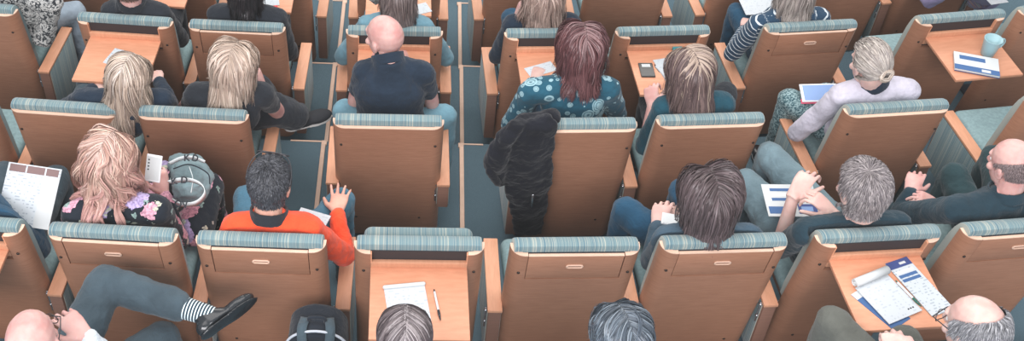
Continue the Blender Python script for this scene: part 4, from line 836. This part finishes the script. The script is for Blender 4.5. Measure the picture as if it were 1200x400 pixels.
sl_ = loft([jsec(143, 600, 618, .02, .03), jsec(160, 582, 606, .05, .045), jsec(178, 570, 598, .06, .05), jsec(193, 568, 596, .06, .045), jsec(206, 572, 592, .06, .035), jsec(218, 582, 592, .05, .018)], 20)
top_ = join(cap(onback(612, 143, -.02), onback(648, 137, -.05), .040, .034, 16), cap(onback(606, 150, .0), onback(640, 140, .0), .035, .03, 16))
jm = remesh(join(main_, sl_, top_), .006, 4, .045, .11); jb = o4+np.array([0, 0, .5]); jk = finish('jacket', jm, 'jacket', None, jb); tag(jk, 'black rain jacket draped over the left side of the seat back', 'jacket')
mk('zip_pull', tube([onback(624.5, 228, .095)-jb, onback(623, 242, .09)-jb], .006), 'chrome', jk)
mk('sleeve_cuff', cap(onback(574, 201, .1)-jb, onback(583, 214, .1)-jb, .022, .02), 'jacket', jk)
# dark backpack at the bottom edge
bp_ = at(372, 373, .50, 'Z'); bp_[2] = ROW['Z']
def arch(w_, h_, y, n=20, inset=0):
    w2 = w_/2-inset; hh = h_-inset; pts = [(-w2, y, 0)]
    for k in range(n+1): a = math.pi-math.pi*k/n; pts.append((w2*math.cos(a), y, hh-w2*.85+w2*.85*math.sin(a)))
    pts.append((w2, y, 0)); return pts
def archbody(w_, h_, y0, y1, ins=.015):
    rows_ = [arch(w_, h_, y0, inset=ins), arch(w_, h_, y0+.02), arch(w_, h_, y1-.02), arch(w_, h_, y1, inset=ins)]; n = len(rows_[0]); V = [p for rw in rows_ for p in rw]; Fc = []
    for i in range(3):
        for k in range(n): Fc.append((i*n+k, i*n+(k+1) % n, (i+1)*n+(k+1) % n, (i+1)*n+k))
    Fc.append(tuple(range(n-1, -1, -1))); Fc.append(tuple(3*n+k for k in range(n))); return V, Fc
o = finish('backpack', remesh(archbody(.25, .50, -.09, .09), .007, 3, .008, .05), 'bag_black', None, np.zeros(3)); o.location = bp_; tag(o, 'black rounded backpack with light piping at the bottom edge', 'bag')
mk('piping', tube(arch(.262, .507, -.075)[1:-1], .006), 'piping', o)
mk('front_pocket', archbody(.17, .40, -.115, -.075), 'bag_black', o); mk('carry_loop', tube(spline([(-.035, -.02, .49), (-.03, -.02, .525), (.03, -.02, .525), (.035, -.02, .49)], 6), .007), 'bag_black', o)
for sx in (-1, 1): mk('shoulder_strap', ribbon(spline([(sx*.05, .0, .50), (sx*.06, -.07, .505), (sx*.055, -.12, .42), (sx*.06, -.125, .2)], 6), (1, 0, 0), .04, .008), 'trouser_grey', o)
# ------------------------------------------------------------------ light
def area(name, loc_, target, size, power, col):
    l = bpy.data.lights.new(name, 'AREA'); l.shape = 'RECTANGLE'; l.size, l.size_y = size; l.energy = power; l.color = col
    o = bpy.data.objects.new(name, l); C.objects.link(o); o.location = loc_; o.rotation_euler = (Vector(target)-Vector(loc_)).to_track_quat('-Z', 'Y').to_euler()
area('ceiling_light', (0.5, 5.0, 7.5), (0.5, 5.0, 0), (9, 5), 430, (1, .95, .92))
area('stage_light', (1, 13, 6), (0.8, 4.5, 0.3), (8, 3), 420, (1, .93, .86))
area('rear_light', (-1, -3.5, 6.5), (0.8, 4, 0.3), (8, 3), 1150, (1, .97, 1))
w = bpy.data.worlds.new('hall'); sc.world = w; w.use_nodes = True; w.node_tree.nodes['Background'].inputs['Color'].default_value = (.90, .94, 1, 1); w.node_tree.nodes['Background'].inputs['Strength'].default_value = .72
sc.view_settings.view_transform = 'Standard'; sc.view_settings.look = 'None'; sc.view_settings.exposure = 0; sc.view_settings.gamma = 1
vs = sc.view_settings; vs.use_curve_mapping = True; cv = vs.curve_mapping.curves[3]
cv.points[0].location = (0, .016); cv.points[1].location = (1, .95); cv.points.new(.5, .478); vs.curve_mapping.update()
